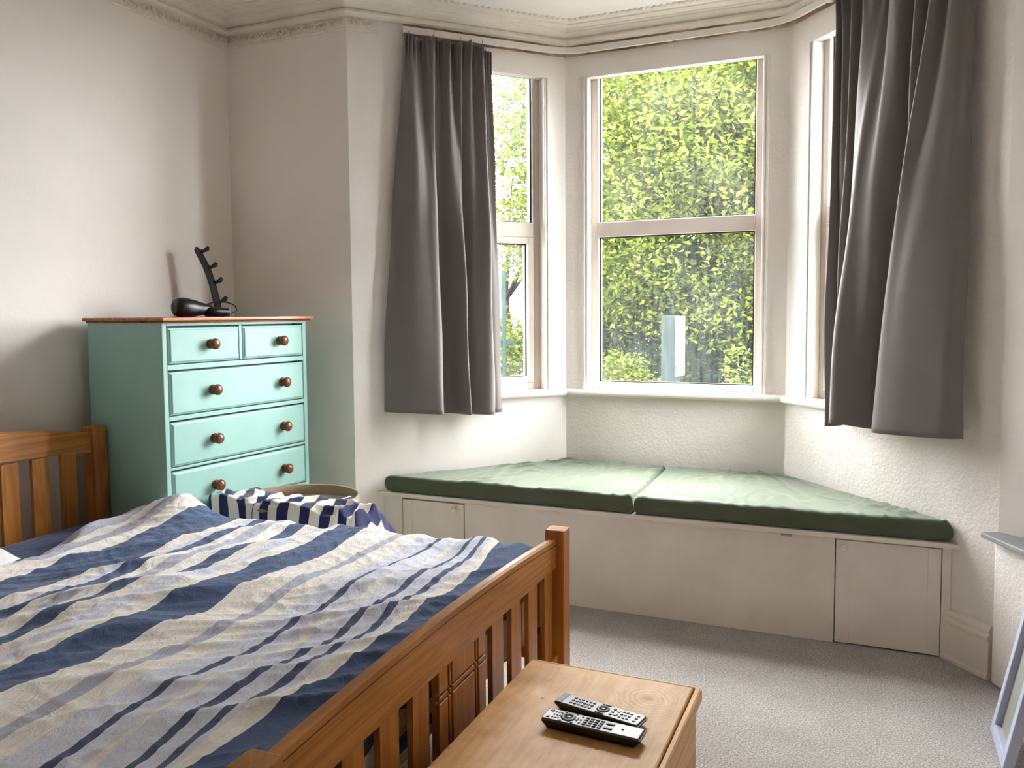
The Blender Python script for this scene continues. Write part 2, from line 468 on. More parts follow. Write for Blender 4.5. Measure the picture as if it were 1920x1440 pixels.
# cornice round the room with its plaster enrichment
prof = [(0, 2.652), (0.018, 2.652), (0.03, 2.658), (0.036, 2.668), (0.032, 2.678), (0.022, 2.684), (0.03, 2.688), (0.048, 2.697), (0.06, 2.702),
        (0.063, 2.708), (0.078, 2.709), (0.08, 2.714), (0.1, 2.716), (0.114, 2.720), (0.116, 2.726), (0.136, 2.726), (0.148, 2.73), (0.15, CEIL), (0, CEIL)]
corn = struct('trim_1', sweep_mb([7, 0, 1, 2, 3, 4, 5], prof), m_plaster, 'moulded plaster cornice running round the room and bay')
lump = MB()
lump.lathe([(0.0001, 0.006), (0.006, 0.005), (0.0095, 0.001), (0.0105, -0.004)], 8)
lump_m = lump.mesh('enrichment'); lump_m.materials.append(m_plaster)
for i in (1, 2, 3):
    a, b = offset_pt(i, -0.156), offset_pt((i + 1) % NP, -0.156)
    n = int((b - a).length / 0.03)
    for k in range(n):
        if random.random() < 0.08: continue
        p = a.lerp(b, (k + 0.5) / n)
        o = bpy.data.objects.new('plaster_leaf', lump_m); COL.objects.link(o); o.parent = corn
        o.location = (p.x, p.y, CEIL - 0.003); o.rotation_euler = (math.pi + random.uniform(-.3, .3), random.uniform(-.3, .3), math.atan2(*(seg_dir(i).yx)))
        o.scale = (random.uniform(1.0, 1.5), random.uniform(0.8, 1.1), random.uniform(0.8, 1.6))
def mat_stain():
    N = Nodes('water_stained_plaster'); v = N.coords()
    b = N.bsdf(Roughness=0.8); nz = N.noise(v, 3.5, 6, 0.65)
    N.l(N.ramp(nz.outputs[0], [(0.36, srgb(206, 196, 180)), (0.5, srgb(150, 126, 98)), (0.64, srgb(104, 80, 58))]).outputs[0], b.inputs['Base Color'])
    return N.done(b.outputs[0])
struct('trim_4', sweep_mb([1, 2, 3, 4], [(0, 2.60), (0.01, 2.60), (0.012, 2.652), (0, 2.652)], 0.27, seg_len(3) - 0.02), mat_stain(), 'brown stained strip under the cornice in the bay')
# frieze strip with scroll relief on the walls left of the bay
fz = [(0, 2.594), (0.006, 2.594), (0.009, 2.6), (0.005, 2.606), (0.004, 2.648), (0.01, 2.652), (0, 2.652)]
frieze = struct('trim_2', sweep_mb([7, 0, 1, 2], fz, 3.2, 0.15), m_plaster, 'decorated plaster frieze below the cornice left of the bay')
scr = MB()
scr.tube([(0.026 * (1 - t * 0.75) * math.cos(t * 7.5), 0.004, 0.021 * (1 - t * 0.75) * math.sin(t * 7.5)) for t in np.linspace(0, 1, 16)], [0.0035] * 15 + [0.006], 6)
leaf_r = MB(); leaf_r.tube([(-0.012, 0.003, -0.02), (-0.004, 0.005, -0.004), (0.004, 0.005, 0.006), (0.012, 0.003, 0.02)], [0.002, 0.006, 0.006, 0.002], 6)
scr_m, leafr_m = scr.mesh('scroll'), leaf_r.mesh('acanthus')
for m_ in (scr_m, leafr_m): m_.materials.append(m_plaster)
for i, s0, s1 in ((7, 3.3, seg_len(7) - 0.02), (0, 0.03, seg_len(0) - 0.01), (1, 0.02, 0.14)):
    s, k = s0, 0
    while s < s1:
        o = bpy.data.objects.new('plaster_scroll' if k % 2 == 0 else 'plaster_acanthus', scr_m if k % 2 == 0 else leafr_m)
        COL.objects.link(o); o.parent = frieze
        o.location = on(i, s, -0.005, 2.628); dd = seg_dir(i)
        o.rotation_euler = (0, 0, math.atan2(dd.y, dd.x) + math.pi)
        o.scale = (random.choice((-1, 1)) * 1.0, 1.2, random.uniform(0.8, 1.0))
        s += 0.042 if k % 2 == 0 else 0.036; k += 1

# skirting board on the right angled wall
sk = [(0, 0.0), (0.024, 0.0), (0.024, 0.012), (0.02, 0.02), (0.018, 0.135), (0.024, 0.142), (0.024, 0.152), (0.016, 0.158), (0.018, 0.172), (0.01, 0.185), (0, 0.19)]
struct('baseboard_right', sweep_mb([3, 4], sk, 0.3, seg_len(3) - 0.01), m_seatpaint, 'tall moulded white skirting board beside the window seat')
struct('baseboard_left', sweep_mb([7, 0, 1, 2], sk, 0.02, 0.2), m_gloss, 'white skirting board along the left wall')

# boxed-out wall under a grey ledge to the right of the bay
c4 = OUT[4]
low = [(0.405, 3.2), (0.44, 3.203), (0.88, 2.842), (0.885, 2.48), (0.62, 2.78), (0.47, 3.075), (0.428, 3.15)]
struct('wall_right_dado', MB().prism(low, 0, 0.507), m_rough, 'low boxed-out plaster wall below the grey ledge', bevel=0.012, seg=3)
led = [(0.362, 3.196), (0.42, 3.222), (0.885, 2.842), (0.885, 2.45), (0.6, 2.76), (0.455, 3.01)]
struct('trim_3', MB().prism(led, 0.507, 0.526), m_slate, 'grey painted ledge board beside the bay', bevel=0.004)

# ------------------------------------------------------------------ windows
def window(idx, i, hole, label, casement):
    s0, s1, zb, zt = hole
    root = struct_empty('window_%d' % idx, label)
    W = lambda s, d, z: on(i, s, d, z)
    def bar(name, a0, a1, d0, d1, z0, z1, mat=m_upvc, parent=root, bev=0.004):
        return obj(name, MB().box(a0, a1, d0, d1, z0, z1, W), mat, parent, bevel=bev)
    f0, f1, ft, fb = s0 - 0.012, s1 + 0.012, zt + 0.08, zb + 0.012
    fw = 0.062
    bar('frame_jamb', f0, f0 + fw, 0.055, 0.125, fb, ft); bar('frame_jamb', f1 - fw, f1, 0.055, 0.125, fb, ft)
    bar('frame_head', f0 + fw, f1 - fw, 0.055, 0.125, ft - fw, ft); bar('frame_foot', f0 + fw, f1 - fw, 0.055, 0.125, fb, 0.92)
    bar('transom', f0 + fw, f1 - fw, 0.05, 0.125, 1.678, 1.754)
    for (z0, z1, up) in ((1.754, ft - fw, True), (0.92, 1.678, False)):
        a0, a1, b0, b1 = f0 + fw, f1 - fw, z0, z1
        par = root
        if casement and not up:
            t = 0.032
            sash = obj('sash', MB().box(a0, a0 + t, 0.048, 0.11, b0, b1, W).box(a1 - t, a1, 0.048, 0.11, b0, b1, W)
                       .box(a0 + t, a1 - t, 0.048, 0.11, b0, b0 + t, W).box(a0 + t, a1 - t, 0.048, 0.11, b1 - t, b1, W), m_upvc, root, bevel=0.004)
            a0 += t; a1 -= t; b0 += t; b1 -= t; par = sash
        g = 0.008
        obj('gasket', MB().box(a0, a0 + g, 0.075, 0.1, b0, b1, W).box(a1 - g, a1, 0.075, 0.1, b0, b1, W)
            .box(a0 + g, a1 - g, 0.075, 0.1, b0, b0 + g * .7, W).box(a0 + g, a1 - g, 0.075, 0.1, b1 - g * .7, b1, W), m_gasket, par)
        gm = MB(); gm.add([W(a0, 0.088, b0), W(a1, 0.088, b0), W(a1, 0.088, b1), W(a0, 0.088, b1)], [(0, 1, 2, 3)])
        obj('pane', gm, m_glass, par)
    # painted timber lining and its bead round the opening
    for a, b in ((s0, s0 + 0.012), (s1 - 0.012, s1)):
        bar('lining', a, b, -0.004, 0.055, SILL, zt, m_gloss)
    for a, b in ((s0 - 0.016, s0 - 0.004), (s1 + 0.004, s1 + 0.016)):
        bar('bead', a, b, -0.008, 0.0, SILL, zt, m_gloss, root, 0.003)
    return root
w1 = window(1, 1, HOLES[1], 'narrow two-part window in left side of bay, half hidden by left curtain', True)
w2 = window(2, 2, HOLES[2], 'wide two-part window in the middle of the bay', False)
w3 = window(3, 3, HOLES[3], 'narrow two-part window hidden behind the right curtain', True)
sp = [(-0.06, 0.851), (0.03, 0.851), (0.039, 0.855), (0.043, 0.862), (0.044, 0.868), (0.043, 0.875), (0.039, 0.882), (0.03, 0.886), (-0.06, 0.886)]
obj('sill', sweep_mb([1, 2], sp, 0.36, None), m_gloss, w1)
obj('sill', sweep_mb([2, 3], sp), m_gloss, w2)
obj('sill', sweep_mb([3, 4], sp, None, 0.83), m_gloss, w3)

# ------------------------------------------------------------------ curtain track
def round_path(i0, s0, i1, s1, d, r=0.12, n=6):
    pts = [Vector(on(i0, s0, -d, 0)[:2])]
    for c in range(i0 + 1, i1 + 1):
        p = offset_pt(c, -d); a = p - seg_dir(c - 1) * r; b = p + seg_dir(c) * r
        for k in range(n + 1):
            t = k / n; pts.append(a * (1 - t) ** 2 + p * 2 * t * (1 - t) + b * t * t)
    pts.append(Vector(on(i1, s1, -d, 0)[:2]))
    return pts
def ribbon(pts, w, z0, z1):
    mb = MB(); ring = []
    for k, p in enumerate(pts):
        t = (pts[min(k + 1, len(pts) - 1)] - pts[max(k - 1, 0)]).normalized(); n = Vector((-t.y, t.x))
        a, b = p + n * w / 2, p - n * w / 2
        ring.append([(a.x, a.y, z0), (b.x, b.y, z0), (b.x, b.y, z1), (a.x, a.y, z1)])
    mb.grid(ring, False, True)
    mb.add(ring[0], [(0, 1, 2, 3)]); mb.add(ring[-1], [(0, 1, 2, 3)])
    return mb
track = thing('curtain_track', 'white curtain track curving round the top of the bay', 'curtain track', on(2, L2 / 2, -0.05, 2.598))
tl = Vector(track.location)
rel = lambda pts: [p - tl.xy for p in pts]
obj('fascia', ribbon(rel(round_path(1, 0.255, 3, L3 - 0.06, 0.046)), 0.012, 0.0, 0.031), m_gloss, track, bevel=0.002)
for i, s in ((1, 0.3), (1, 0.75), (2, 0.15), (2, 0.55), (2, 0.95), (3, 0.3), (3, 0.8)):
    mb = MB().box(s - 0.01, s + 0.01, -0.042, 0.0, 2.606, 2.618, lambda a, b, c: tuple(Vector(on(i, a, b, c)) - tl))
    obj('bracket', mb, m_gloss, track)

# ------------------------------------------------------------------ curtains
def catmull(P, n):
    P = [np.array(p, float) for p in P]; out = []
    Q = [2 * P[0] - P[1]] + P + [2 * P[-1] - P[-2]]
    m = len(P) - 1
    for k in range(n):
        u = k / (n - 1) * m; j = min(int(u), m - 1); t = u - j
        p0, p1, p2, p3 = Q[j], Q[j + 1], Q[j + 2], Q[j + 3]
        out.append(0.5 * ((2 * p1) + (-p0 + p2) * t + (2 * p0 - 5 * p1 + 4 * p2 - p3) * t * t + (-p0 + 3 * p1 - 3 * p2 + p3) * t ** 3))
    return np.array(out)
def curtain(name, label, i, top, bot, ztop, zbot, n=260, nz=80, pleats=26, hem=None, belly=0.0):
    T, B = catmull(top, n), catmull(bot, n)
    org = Vector(on(i, (bot[0][0] + bot[-1][0]) / 2, -0.08, 0)); org.z = zbot
    root = thing(name, label, 'curtain', org)
    rows = []
    zh = 0.085
    for r in range(nz + 1):
        q = r / nz; row = []
        for k in range(n):
            u = k / (n - 1)
            zt = ztop(u); zb = zbot + (hem(u) if hem else 0)
            z = zt + (zb - zt) * q
            e = q ** 0.8; e = e * e * (3 - 2 * e) * 0.6 + e * 0.4
            p = T[k] * (1 - e) + B[k] * e
            dh = (zt - z)
            hp = math.exp(-(dh / (zh * 1.2)) ** 2)
            p = p.copy()
            p[1] += hp * 0.011 * math.sin(u * pleats * 2 * math.pi + 1.3 * math.sin(u * 9))
            p[0] += 0.004 * math.sin(z * 9 + u * 14) * q
            p[1] += 0.022 * noise.noise(Vector((u * 15, z * 0.45, bot[0][0] * 50))) * (0.45 + 0.55 * math.sin(q * math.pi)) + 0.0025 * noise.noise(Vector((u * 30, z * 2.2, 3.0))) * (1 - q * 0.5)
            p[1] += 0.006 * math.sin(z * 5.5 + u * 21) * math.sin(q * math.pi) + belly * math.sin(q * math.pi) * math.sin(u * math.pi)
            d = max(p[1], 0.012 if z > 0.93 else 0.055 if p[0] > 0.3 else 0.02)
            w = on(i, p[0], -d, z)
            row.append(tuple(Vector(w) - org))
        rows.append(row)
    obj('cloth', MB().grid(rows), m_curtain, root, solid=0.003)
    for k in range(9):
        p = Vector(rows[0][int((k + 0.5) / 9 * (n - 1))])
        obj('hook', MB().tube([(p.x, p.y, p.z - 0.03), (p.x, p.y, p.z + 0.004), (p.x, p.y, 2.61 - zbot)], 0.0016, 5), m_greyp, root)
    return root
top_l = [(0.262, 0.05), (0.285, 0.055), (0.31, 0.06), (0.345, 0.03), (0.365, 0.07), (0.40, 0.08), (0.415, 0.03), (0.44, 0.025), (0.47, 0.085), (0.50, 0.03), (0.53, 0.085), (0.555, 0.035), (0.585, 0.085), (0.61, 0.03), (0.645, 0.08), (0.665, 0.03), (0.68, 0.045), (0.70, 0.05)]
bot_l = [(0.135, 0.03), (0.20, 0.085), (0.28, 0.13), (0.345, 0.16), (0.388, 0.175), (0.40, 0.11), (0.355, 0.05), (0.385, 0.05), (0.43, 0.05), (0.475, 0.08), (0.525, 0.165), (0.535, 0.09), (0.495, 0.055), (0.53, 0.055), (0.58, 0.115), (0.635, 0.16), (0.665, 0.14), (0.65, 0.07), (0.705, 0.075), (0.735, 0.06)]
curtain('curtain', 'taupe gathered curtain hanging at the left side of the bay', 1, top_l, bot_l,
        lambda u: 2.594 - 0.016 * math.sin(u * 9) ** 2 - 0.03 * max(0, (u - 0.86) / 0.14), 0.79, n=320, hem=lambda u: 0.03 * (1 - u) ** 2)
top_r = [(0.425, 0.05), (0.435, 0.09), (0.445, 0.04), (0.475, 0.10), (0.505, 0.045), (0.53, 0.10), (0.555, 0.04), (0.60, 0.095), (0.66, 0.05), (0.70, 0.035), (0.735, 0.09), (0.79, 0.10), (0.825, 0.04), (0.87, 0.095), (0.905, 0.04), (0.96, 0.10), (0.99, 0.035), (1.02, 0.08), (1.05, 0.05), (1.07, 0.04)]
bot_r = [(0.40, 0.055), (0.41, 0.10), (0.428, 0.075), (0.415, 0.05), (0.44, 0.05), (0.455, 0.09), (0.475, 0.06), (0.465, 0.08), (0.53, 0.165), (0.585, 0.205), (0.64, 0.175), (0.69, 0.12), (0.705, 0.06), (0.735, 0.05), (0.77, 0.055), (0.755, 0.10), (0.77, 0.17), (0.84, 0.175), (0.94, 0.145), (1.03, 0.105), (1.085, 0.055)]
curtain('curtain', 'taupe gathered curtain hanging at the right side of the bay', 3, top_r, bot_r,
        lambda u: 2.594 - 0.01 * math.sin(u * 11) ** 2, 0.795, n=340, hem=lambda u: 0.03 * math.exp(-((u - 0.45) / 0.12) ** 2) + 0.04 * u * u)

# ------------------------------------------------------------------ window seat
seat = thing('window_seat', 'white painted boxed window seat filling the foot of the bay', 'window seat', (-0.9, 3.3655, 0))
SX, SY = 0.9, -3.3655
def sbox(name, x0, x1, y0, y1, z0, z1, par=seat, bev=0.002, mat=m_seatpaint):
    return obj(name, MB().box(x0 + SX, x1 + SX, y0 + SY, y1 + SY, z0, z1), mat, par, bevel=bev)
il, ir = offset_pt(2, -0.004), offset_pt(3, -0.004)
lidp = [(-2.16, 3.343), (0.318, 3.343), (0.29, 3.365), (ir.x, ir.y), (il.x, il.y)]
obj('lid', MB().prism([(x + SX, y + SY) for x, y in lidp], 0.417, 0.436), m_seatpaint, seat, bevel=0.002)
sbox('front_panel', -1.702, -0.106, 3.3655, 3.384, 0.0, 0.415)
sbox('front_panel', -2.13, -2.035, 3.3655, 3.384, 0.0, 0.415)
sbox('end_stile', 0.262, 0.292, 3.364, 3.384, 0.0, 0.415)
sbox('back_board', -2.0, 0.2, 3.395, 3.41, 0.0, 0.415)
def seat_door(x0, x1, z0, z1, knob_x, stiles):
    d = sbox('door', x0, x1, 3.366, 3.384, z0, z1)
    for a, b in stiles: sbox('stile', a, b, 3.3635, 3.367, z0, z1, d, 0.001)
    k = MB(); k.lathe([(0.006, 0), (0.006, 0.006), (0.0125, 0.009), (0.014, 0.014), (0.011, 0.019), (0.0001, 0.021)], 16,
                      lambda x, y, z: (knob_x + SX + x, 3.3635 + SY - z, 0.382 + y))
    obj('knob', k, m_gloss, d)
    return d
seat_door(-2.03, -1.706, 0.012, 0.404, -1.752, ((-2.03, -1.98), (-1.757 + 0.0, -1.706)))
seat_door(-0.102, 0.259, 0.006, 0.408, -0.074, ((-0.102, -0.05), (0.216, 0.259)))
sbox('lip_batten', -1.6, -0.55, 3.352, 3.3655, 0.4065, 0.4165, seat, 0.001)
sbox('hinge', -0.305, -0.265, 3.352, 3.3655, 0.405, 0.4165, seat, 0.001, m_greyp)

def cushion(label, q, seed):
    q = [np.array(p) for p in q]; c = sum(q) / 4
    root_loc = (c[0], c[1], 0.436)
    Wd, Dp = np.linalg.norm(q[1] - q[0]), np.linalg.norm(q[3] - q[0])
    def samp(L, n, e=0.05):
        a = [e * (1 - math.cos(math.pi / 2 * k / 6)) / L for k in range(7)]
        m = np.linspace(e / L, 1 - e / L, n)[1:-1]
        return a + list(m) + [1 - t for t in reversed(a)]
    A, B = samp(Wd, 90), samp(Dp, 50)
    hh = 0.039
    def prof(e): 
        t = min(max(e / 0.034, 0), 1); return (1 - (1 - t) ** 3.2) ** (1 / 3.2)
    mb = MB()
    for sgn in (1, -1):
        rows = []
        for b in B:
            row = []
            for a in A:
                p = (q[0] * (1 - a) + q[1] * a) * (1 - b) + (q[3] * (1 - a) + q[2] * a) * b
                ea = min(a, 1 - a) * (np.linalg.norm((q[1] - q[0]) * (1 - b) + (q[2] - q[3]) * b)); eb = min(b, 1 - b) * Dp
                h = prof(ea * 1.9) * prof(eb)
                z = hh + sgn * hh * h
                if sgn > 0:
                    nn = noise.noise(Vector((p[0] * 3, p[1] * 3, seed)))
                    rg = 1 - abs(noise.noise(Vector((p[0] * 9 + 2 * nn, p[1] * 5 - 3 * nn, seed + 5))))
                    z += h * (0.004 * nn + 0.010 * max(0, rg - 0.8) / 0.2 * max(0.15, 0.6 + nn))
                row.append((p[0] - c[0], p[1] - c[1], z))
            rows.append(row)
        mb.grid(rows if sgn > 0 else rows[::-1])
    o = obj('seat_cushion', mb, m_velvet, None, loc=root_loc)
    tag(o, label, 'cushion', 'green cushions on the window seat')
    pp = [q[0], q[1], q[2], q[3], q[0]]
    pts = []
    for a, b in zip(pp, pp[1:]):
        for t in np.linspace(0.03, 0.97, 6): p = a * (1 - t) + b * t; p = p + (c - p) / np.linalg.norm(c - p) * 0.004; pts.append((p[0] - c[0], p[1] - c[1], 0.012))
    return o
cushion('green velvet cushion on the left half of the window seat', [(-2.125, 3.352), (-0.902, 3.347), (-0.93, 4.098), (-1.452, 4.098)], 1.0)
cushion('green velvet cushion on the right half of the window seat', [(-0.896, 3.347), (0.298, 3.35), (-0.372, 4.098), (-0.922, 4.098)], 4.0)

# ------------------------------------------------------------------ chest of drawers
DA = -0.0841
dr = thing('chest_of_drawers', 'tall mint green chest of drawers with a brown wooden top in the room corner', 'chest of drawers', (-2.4327, 2.3435, 0), DA)
DD = -0.437; YW = 0.757
obj('side_panel', MB().box(DD, 0.0, -0.022, 0.0 - 0.002, 0.0, 1.262), m_mint, dr, bevel=0.002)
obj('side_panel', MB().box(DD, 0.0, YW - 0.022, YW, 0.0, 1.262), m_mint, dr, bevel=0.002)
obj('back_panel', MB().box(DD, DD + 0.012, -0.002, YW - 0.022, 0.1, 1.262), m_mint, dr)
obj('top', MB().box(DD - 0.004, 0.03, -0.042, YW + 0.026, 1.267, 1.281).box(DD, 0.018, -0.03, YW + 0.014, 1.260, 1.267), m_top, dr, bevel=0.004, seg=3)
rows = [(1.1031, 1.2454), (0.906, 1.0771), (0.7083, 0.8832), (0.521, 0.6927), (0.335, 0.506), (0.15, 0.32)]
zr = [1.262] + [z for r in rows for z in (r[1], r[0])] + [0.0]
for k in range(0, len(zr) - 1, 2):
    z1, z0 = zr[k], zr[k + 1]
    obj('rail' if k < len(zr) - 2 else 'plinth', MB().box(-0.02, 0.0, -0.002, YW - 0.022, z0 + 0.003, z1 - 0.003 if k else z1 - 0.002), m_mint, dr, bevel=0.0015)
obj('divider', MB().box(-0.02, 0.0, 0.357, 0.371, 1.1031, 1.2454), m_mint, dr, bevel=0.0015)
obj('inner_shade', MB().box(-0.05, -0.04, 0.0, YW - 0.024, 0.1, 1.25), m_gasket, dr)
knob_mb = MB(); knob_mb.lathe([(0.019, 0), (0.02, 0.004), (0.012, 0.008), (0.0105, 0.014), (0.018, 0.019), (0.0225, 0.026), (0.0215, 0.034), (0.012, 0.04), (0.0001, 0.041)], 20, lambda x, y, z: (z, x, y))
knob_mesh = knob_mb.mesh('knob'); knob_mesh.materials.append(m_knob)
def drawer(y0, y1, z0, z1, knobs):
    b = 0.011
    mb = MB().box(-0.03, -0.004, y0, y1, z0, z1 - 0.004)
    # bevelled lip rising to a flat field
    ring = lambda e, x: [(x, y0 + e, z0 + e), (x, y1 - e, z0 + e), (x, y1 - e, z1 - 0.004 - e), (x, y0 + e, z1 - 0.004 - e)]
    mb.grid([ring(0.0, -0.004), ring(0.003, 0.0005), ring(0.007, 0.002), ring(0.009, 0.005), ring(b, 0.006)], False, True)
    mb.add(ring(b, 0.006), [(0, 1, 2, 3)])
    d = obj('drawer', mb, m_mint, dr)
    for y in knobs:
        k = obj('knob', knob_mesh, None, d); k.location = (0.006, y, (z0 + z1) / 2)
        k['label'] = 'round brown wooden knob'
drawer(0.002, 0.354, *rows[0], (0.2,)); drawer(0.374, 0.731, *rows[0], (0.582,))
for r in rows[1:]: drawer(0.002, 0.731, *r, (0.205, 0.592))

# hair dryer and hook rack standing on the chest
hd = thing('hair_dryer', 'black hair dryer lying on top of the chest of drawers', 'hair dryer', (-2.66, 2.72, 1.2815))
ax = Vector((0.0, 1, 0)); 
body = MB()
def along(prof, p0, p1, seg=18, sq=1.0):
    p0, p1 = Vector(p0), Vector(p1); t = (p1 - p0).normalized(); a = t.cross(Vector((0, 0, 1))).normalized(); b = a.cross(t)
    return lambda x, y, z: tuple(p0 + t * z + a * x + b * y * sq)
body.lathe([(0.0001, 0.0), (0.022, 0.0), (0.034, 0.004), (0.041, 0.02), (0.042, 0.05), (0.037, 0.085), (0.029, 0.12), (0.023, 0.15), (0.0225, 0.17), (0.0001, 0.17)], 20, along(None, (-0.02, -0.09, 0.042), (0.02, 0.09, 0.030)))
obj('barrel', body, m_black, hd)
hn = MB(); hn.lathe([(0.0001, 0), (0.021, 0), (0.021, 0.05), (0.018, 0.1), (0.0165, 0.115), (0.0001, 0.117)], 16, along(None, (0.02, 0.045, 0.022), (0.06, 0.165, 0.019)))
obj('handle', hn, m_black, hd)
rg = MB(); rg.lathe([(0.017, 0), (0.0185, 0.001), (0.0185, 0.008), (0.017, 0.009), (0.0165, 0.004), (0.017, 0)], 16, along(None, (0.052, 0.142, 0.02), (0.06, 0.165, 0.019)))
obj('ring', rg, m_greyp, hd)
gr = MB()
for r_ in (0.008, 0.016, 0.024): gr.lathe([(r_, -0.001), (r_ + 0.003, -0.002), (r_ + 0.003, 0.0), (r_, -0.001)], 16, along(None, (-0.02, -0.09, 0.042), (0.02, 0.09, 0.030)))
obj('air_grille', gr, m_key, hd)
cb = [(0.06, 0.16, 0.019), (0.063, 0.175, 0.02), (0.06, 0.19, 0.03), (0.05, 0.185, 0.05), (0.03, 0.15, 0.064), (0.01, 0.1, 0.062), (-0.02, 0.06, 0.04), (-0.05, 0.04, 0.006)]
obj('cable', MB().tube([tuple(p) for p in catmull(cb, 40)], 0.0028, 8), m_black, hd)

rk = thing('hook_rack', 'black upright rack of five stubby hooks leaning behind the hair dryer', 'rack', (-2.80, 2.93, 1.2815))
sp_pts = [(0.05, 0.035, 0.003), (0.042, 0.03, 0.06), (0.03, 0.02, 0.14), (0.012, 0.005, 0.22), (-0.012, -0.015, 0.29), (-0.02, -0.022, 0.318)]
spine = catmull(sp_pts, 24)
def blade(pts, wfun, th=0.012):
    mb = MB(); rws = []
    for k, p in enumerate(pts):
        w = wfun(k / (len(pts) - 1)) / 2
        rws.append([(p[0] - th / 2, p[1] - w, p[2]), (p[0] + th / 2, p[1] - w, p[2]), (p[0] + th / 2, p[1] + w, p[2]), (p[0] - th / 2, p[1] + w, p[2])])
    mb.grid(rws, False, True); mb.add(rws[0], [(0, 1, 2, 3)]); mb.add(rws[-1], [(0, 1, 2, 3)])
    return mb
obj('spine', blade(spine, lambda t: 0.036 if t < 0.85 else 0.036 * (1 - t) / 0.15 + 0.002), m_black, rk, bevel=0.003)
for t in (0.04, 0.24, 0.44, 0.64, 0.83):
    p = spine[int(t * 23)]
    hk = [(p[0], p[1] + 0.006, p[2]), (p[0] + 0.008, p[1] + 0.022, p[2] + 0.004), (p[0] + 0.015, p[1] + 0.036, p[2] + 0.012), (p[0] + 0.018, p[1] + 0.043, p[2] + 0.024)]
    obj('hook', MB().tube(hk, [0.011, 0.008, 0.0115, 0.009], 6), m_black, rk)

# ------------------------------------------------------------------ bed
BA = 0.029; BO = (-0.8433, 2.3347, 0)
bed = thing('bed_frame', 'orange-brown pine double bed frame with slatted head and foot boards', 'bed', BO, BA)
def bbox(name, x0, x1, y0, y1, z0, z1, mat, par=bed, bev=0.003):
    return obj(name, MB().box(x0, x1, y0, y1, z0, z1), mat, par, bevel=bev)
for y in (0.0, -1.424): bbox('foot_post', -0.062, 0.0, y, y + 0.062, 0, 0.6226, m_bed_z, bev=0.004)
for y in (0.0, -1.424): bbox('head_post', -1.982, -1.919, y, y + 0.062, 0, 0.8574, m_bed_z, bev=0.004)
def arched(x0, x1, y0, y1, zb, ze, zm, n=28, zbm=0.0, tilt=0.0):
    mb = MB(); rws = []
    for k in range(n + 1):
        t = k / n; y = y0 + (y1 - y0) * t; u = 1 - (2 * t - 1) ** 2; zt = ze + (zm - ze) * u + tilt * (0.5 - t); z0 = zb + zbm * u
        rws.append([(x0, y, z0), (x1, y, z0), (x1, y, zt - 0.006), (x1 - 0.005, y, zt), (x0 + 0.005, y, zt), (x0, y, zt - 0.006)])
    mb.grid(rws, False, True); mb.add(rws[0], [tuple(range(6))]); mb.add(rws[-1], [tuple(range(6))])
    return mb
obj('foot_top_rail', arched(-0.05, -0.026, -1.362, 0.0, 0.508, 0.603, 0.626, tilt=0.012), m_bed_y, bed)
obj('rail_groove', MB().grid([[(-0.0255, -1.36 + 1.358 * t, 0.603 - 0.022 + 0.012 * (0.5 - t) + 0.023 * (1 - (2 * t - 1) ** 2) + dz) for t in np.linspace(0, 1, 25)] for dz in (0, 0.003)], False), m_knob, bed)
bbox('foot_bottom_rail', -0.05, -0.02, -1.362, 0.0, 0.17, 0.235, m_bed_y)
slat_m = MB().box(-0.046, -0.032, -0.036, 0.036, 0.235, 0.52).mesh('slat'); slat_m.materials.append(m_bed_z)
for y in (-0.052, -0.186, -0.318, -0.448, -0.866, -0.996, -1.126, -1.256, ):
    o = obj('slat', slat_m, None, bed); o.location = (0, y, 0)
# carved centre panel: three boards with grooves between them, split by a cross groove
pan = bbox('centre_panel', -0.05, -0.038, -0.785, -0.53, 0.235, 0.52, m_bed_z, bev=0.001)
for (a, b) in ((-0.785, -0.742), (-0.734, -0.726), (-0.718, -0.597), (-0.589, -0.581), (-0.573, -0.53)):
    for (z0, z1) in ((0.235, 0.43), (0.436, 0.446), (0.452, 0.52)):
        bbox('carved_field', -0.04, -0.03, a, b, z0, z1, m_bed_z, pan, 0.002)
obj('head_top_rail', arched(-1.962, -1.938, -1.362, 0.0, 0.757, 0.835, 0.9, zbm=0.03), m_bed_y, bed)
bbox('head_bottom_rail', -1.965, -1.935, -1.362, 0.0, 0.2, 0.3, m_bed_y)
hs = MB().box(-1.957, -1.943, -0.033, 0.033, 0.3, 0.77).mesh('slat'); hs.materials.append(m_bed_z)
for k in range(11):
    o = obj('slat', hs, None, bed); o.location = (0, -0.096 - 0.12 * k, 0)
for y in (0.016, -1.4): bbox('side_rail', -1.92, -0.06, y, y + 0.022, 0.2, 0.33, m_bed_x)
for k in range(8): bbox('base_slat', -1.85 + 0.23 * k, -1.77 + 0.23 * k, -1.378, 0.016, 0.268, 0.282, m_bed_y)

mt = MB().box(-1.9, -0.099, -1.35, -0.01, 0.283, 0.5)
mat_o = obj('mattress', mt, m_cream, None, bevel=0.04, seg=4, loc=BO, rotz=BA)
tag(mat_o, 'mattress in a navy fitted sheet on the pine bed', 'mattress')
obj('fitted_sheet', MB().box(-1.906, -0.093, -1.356, -0.004, 0.31, 0.506), m_navy, mat_o, bevel=0.045, seg=4)

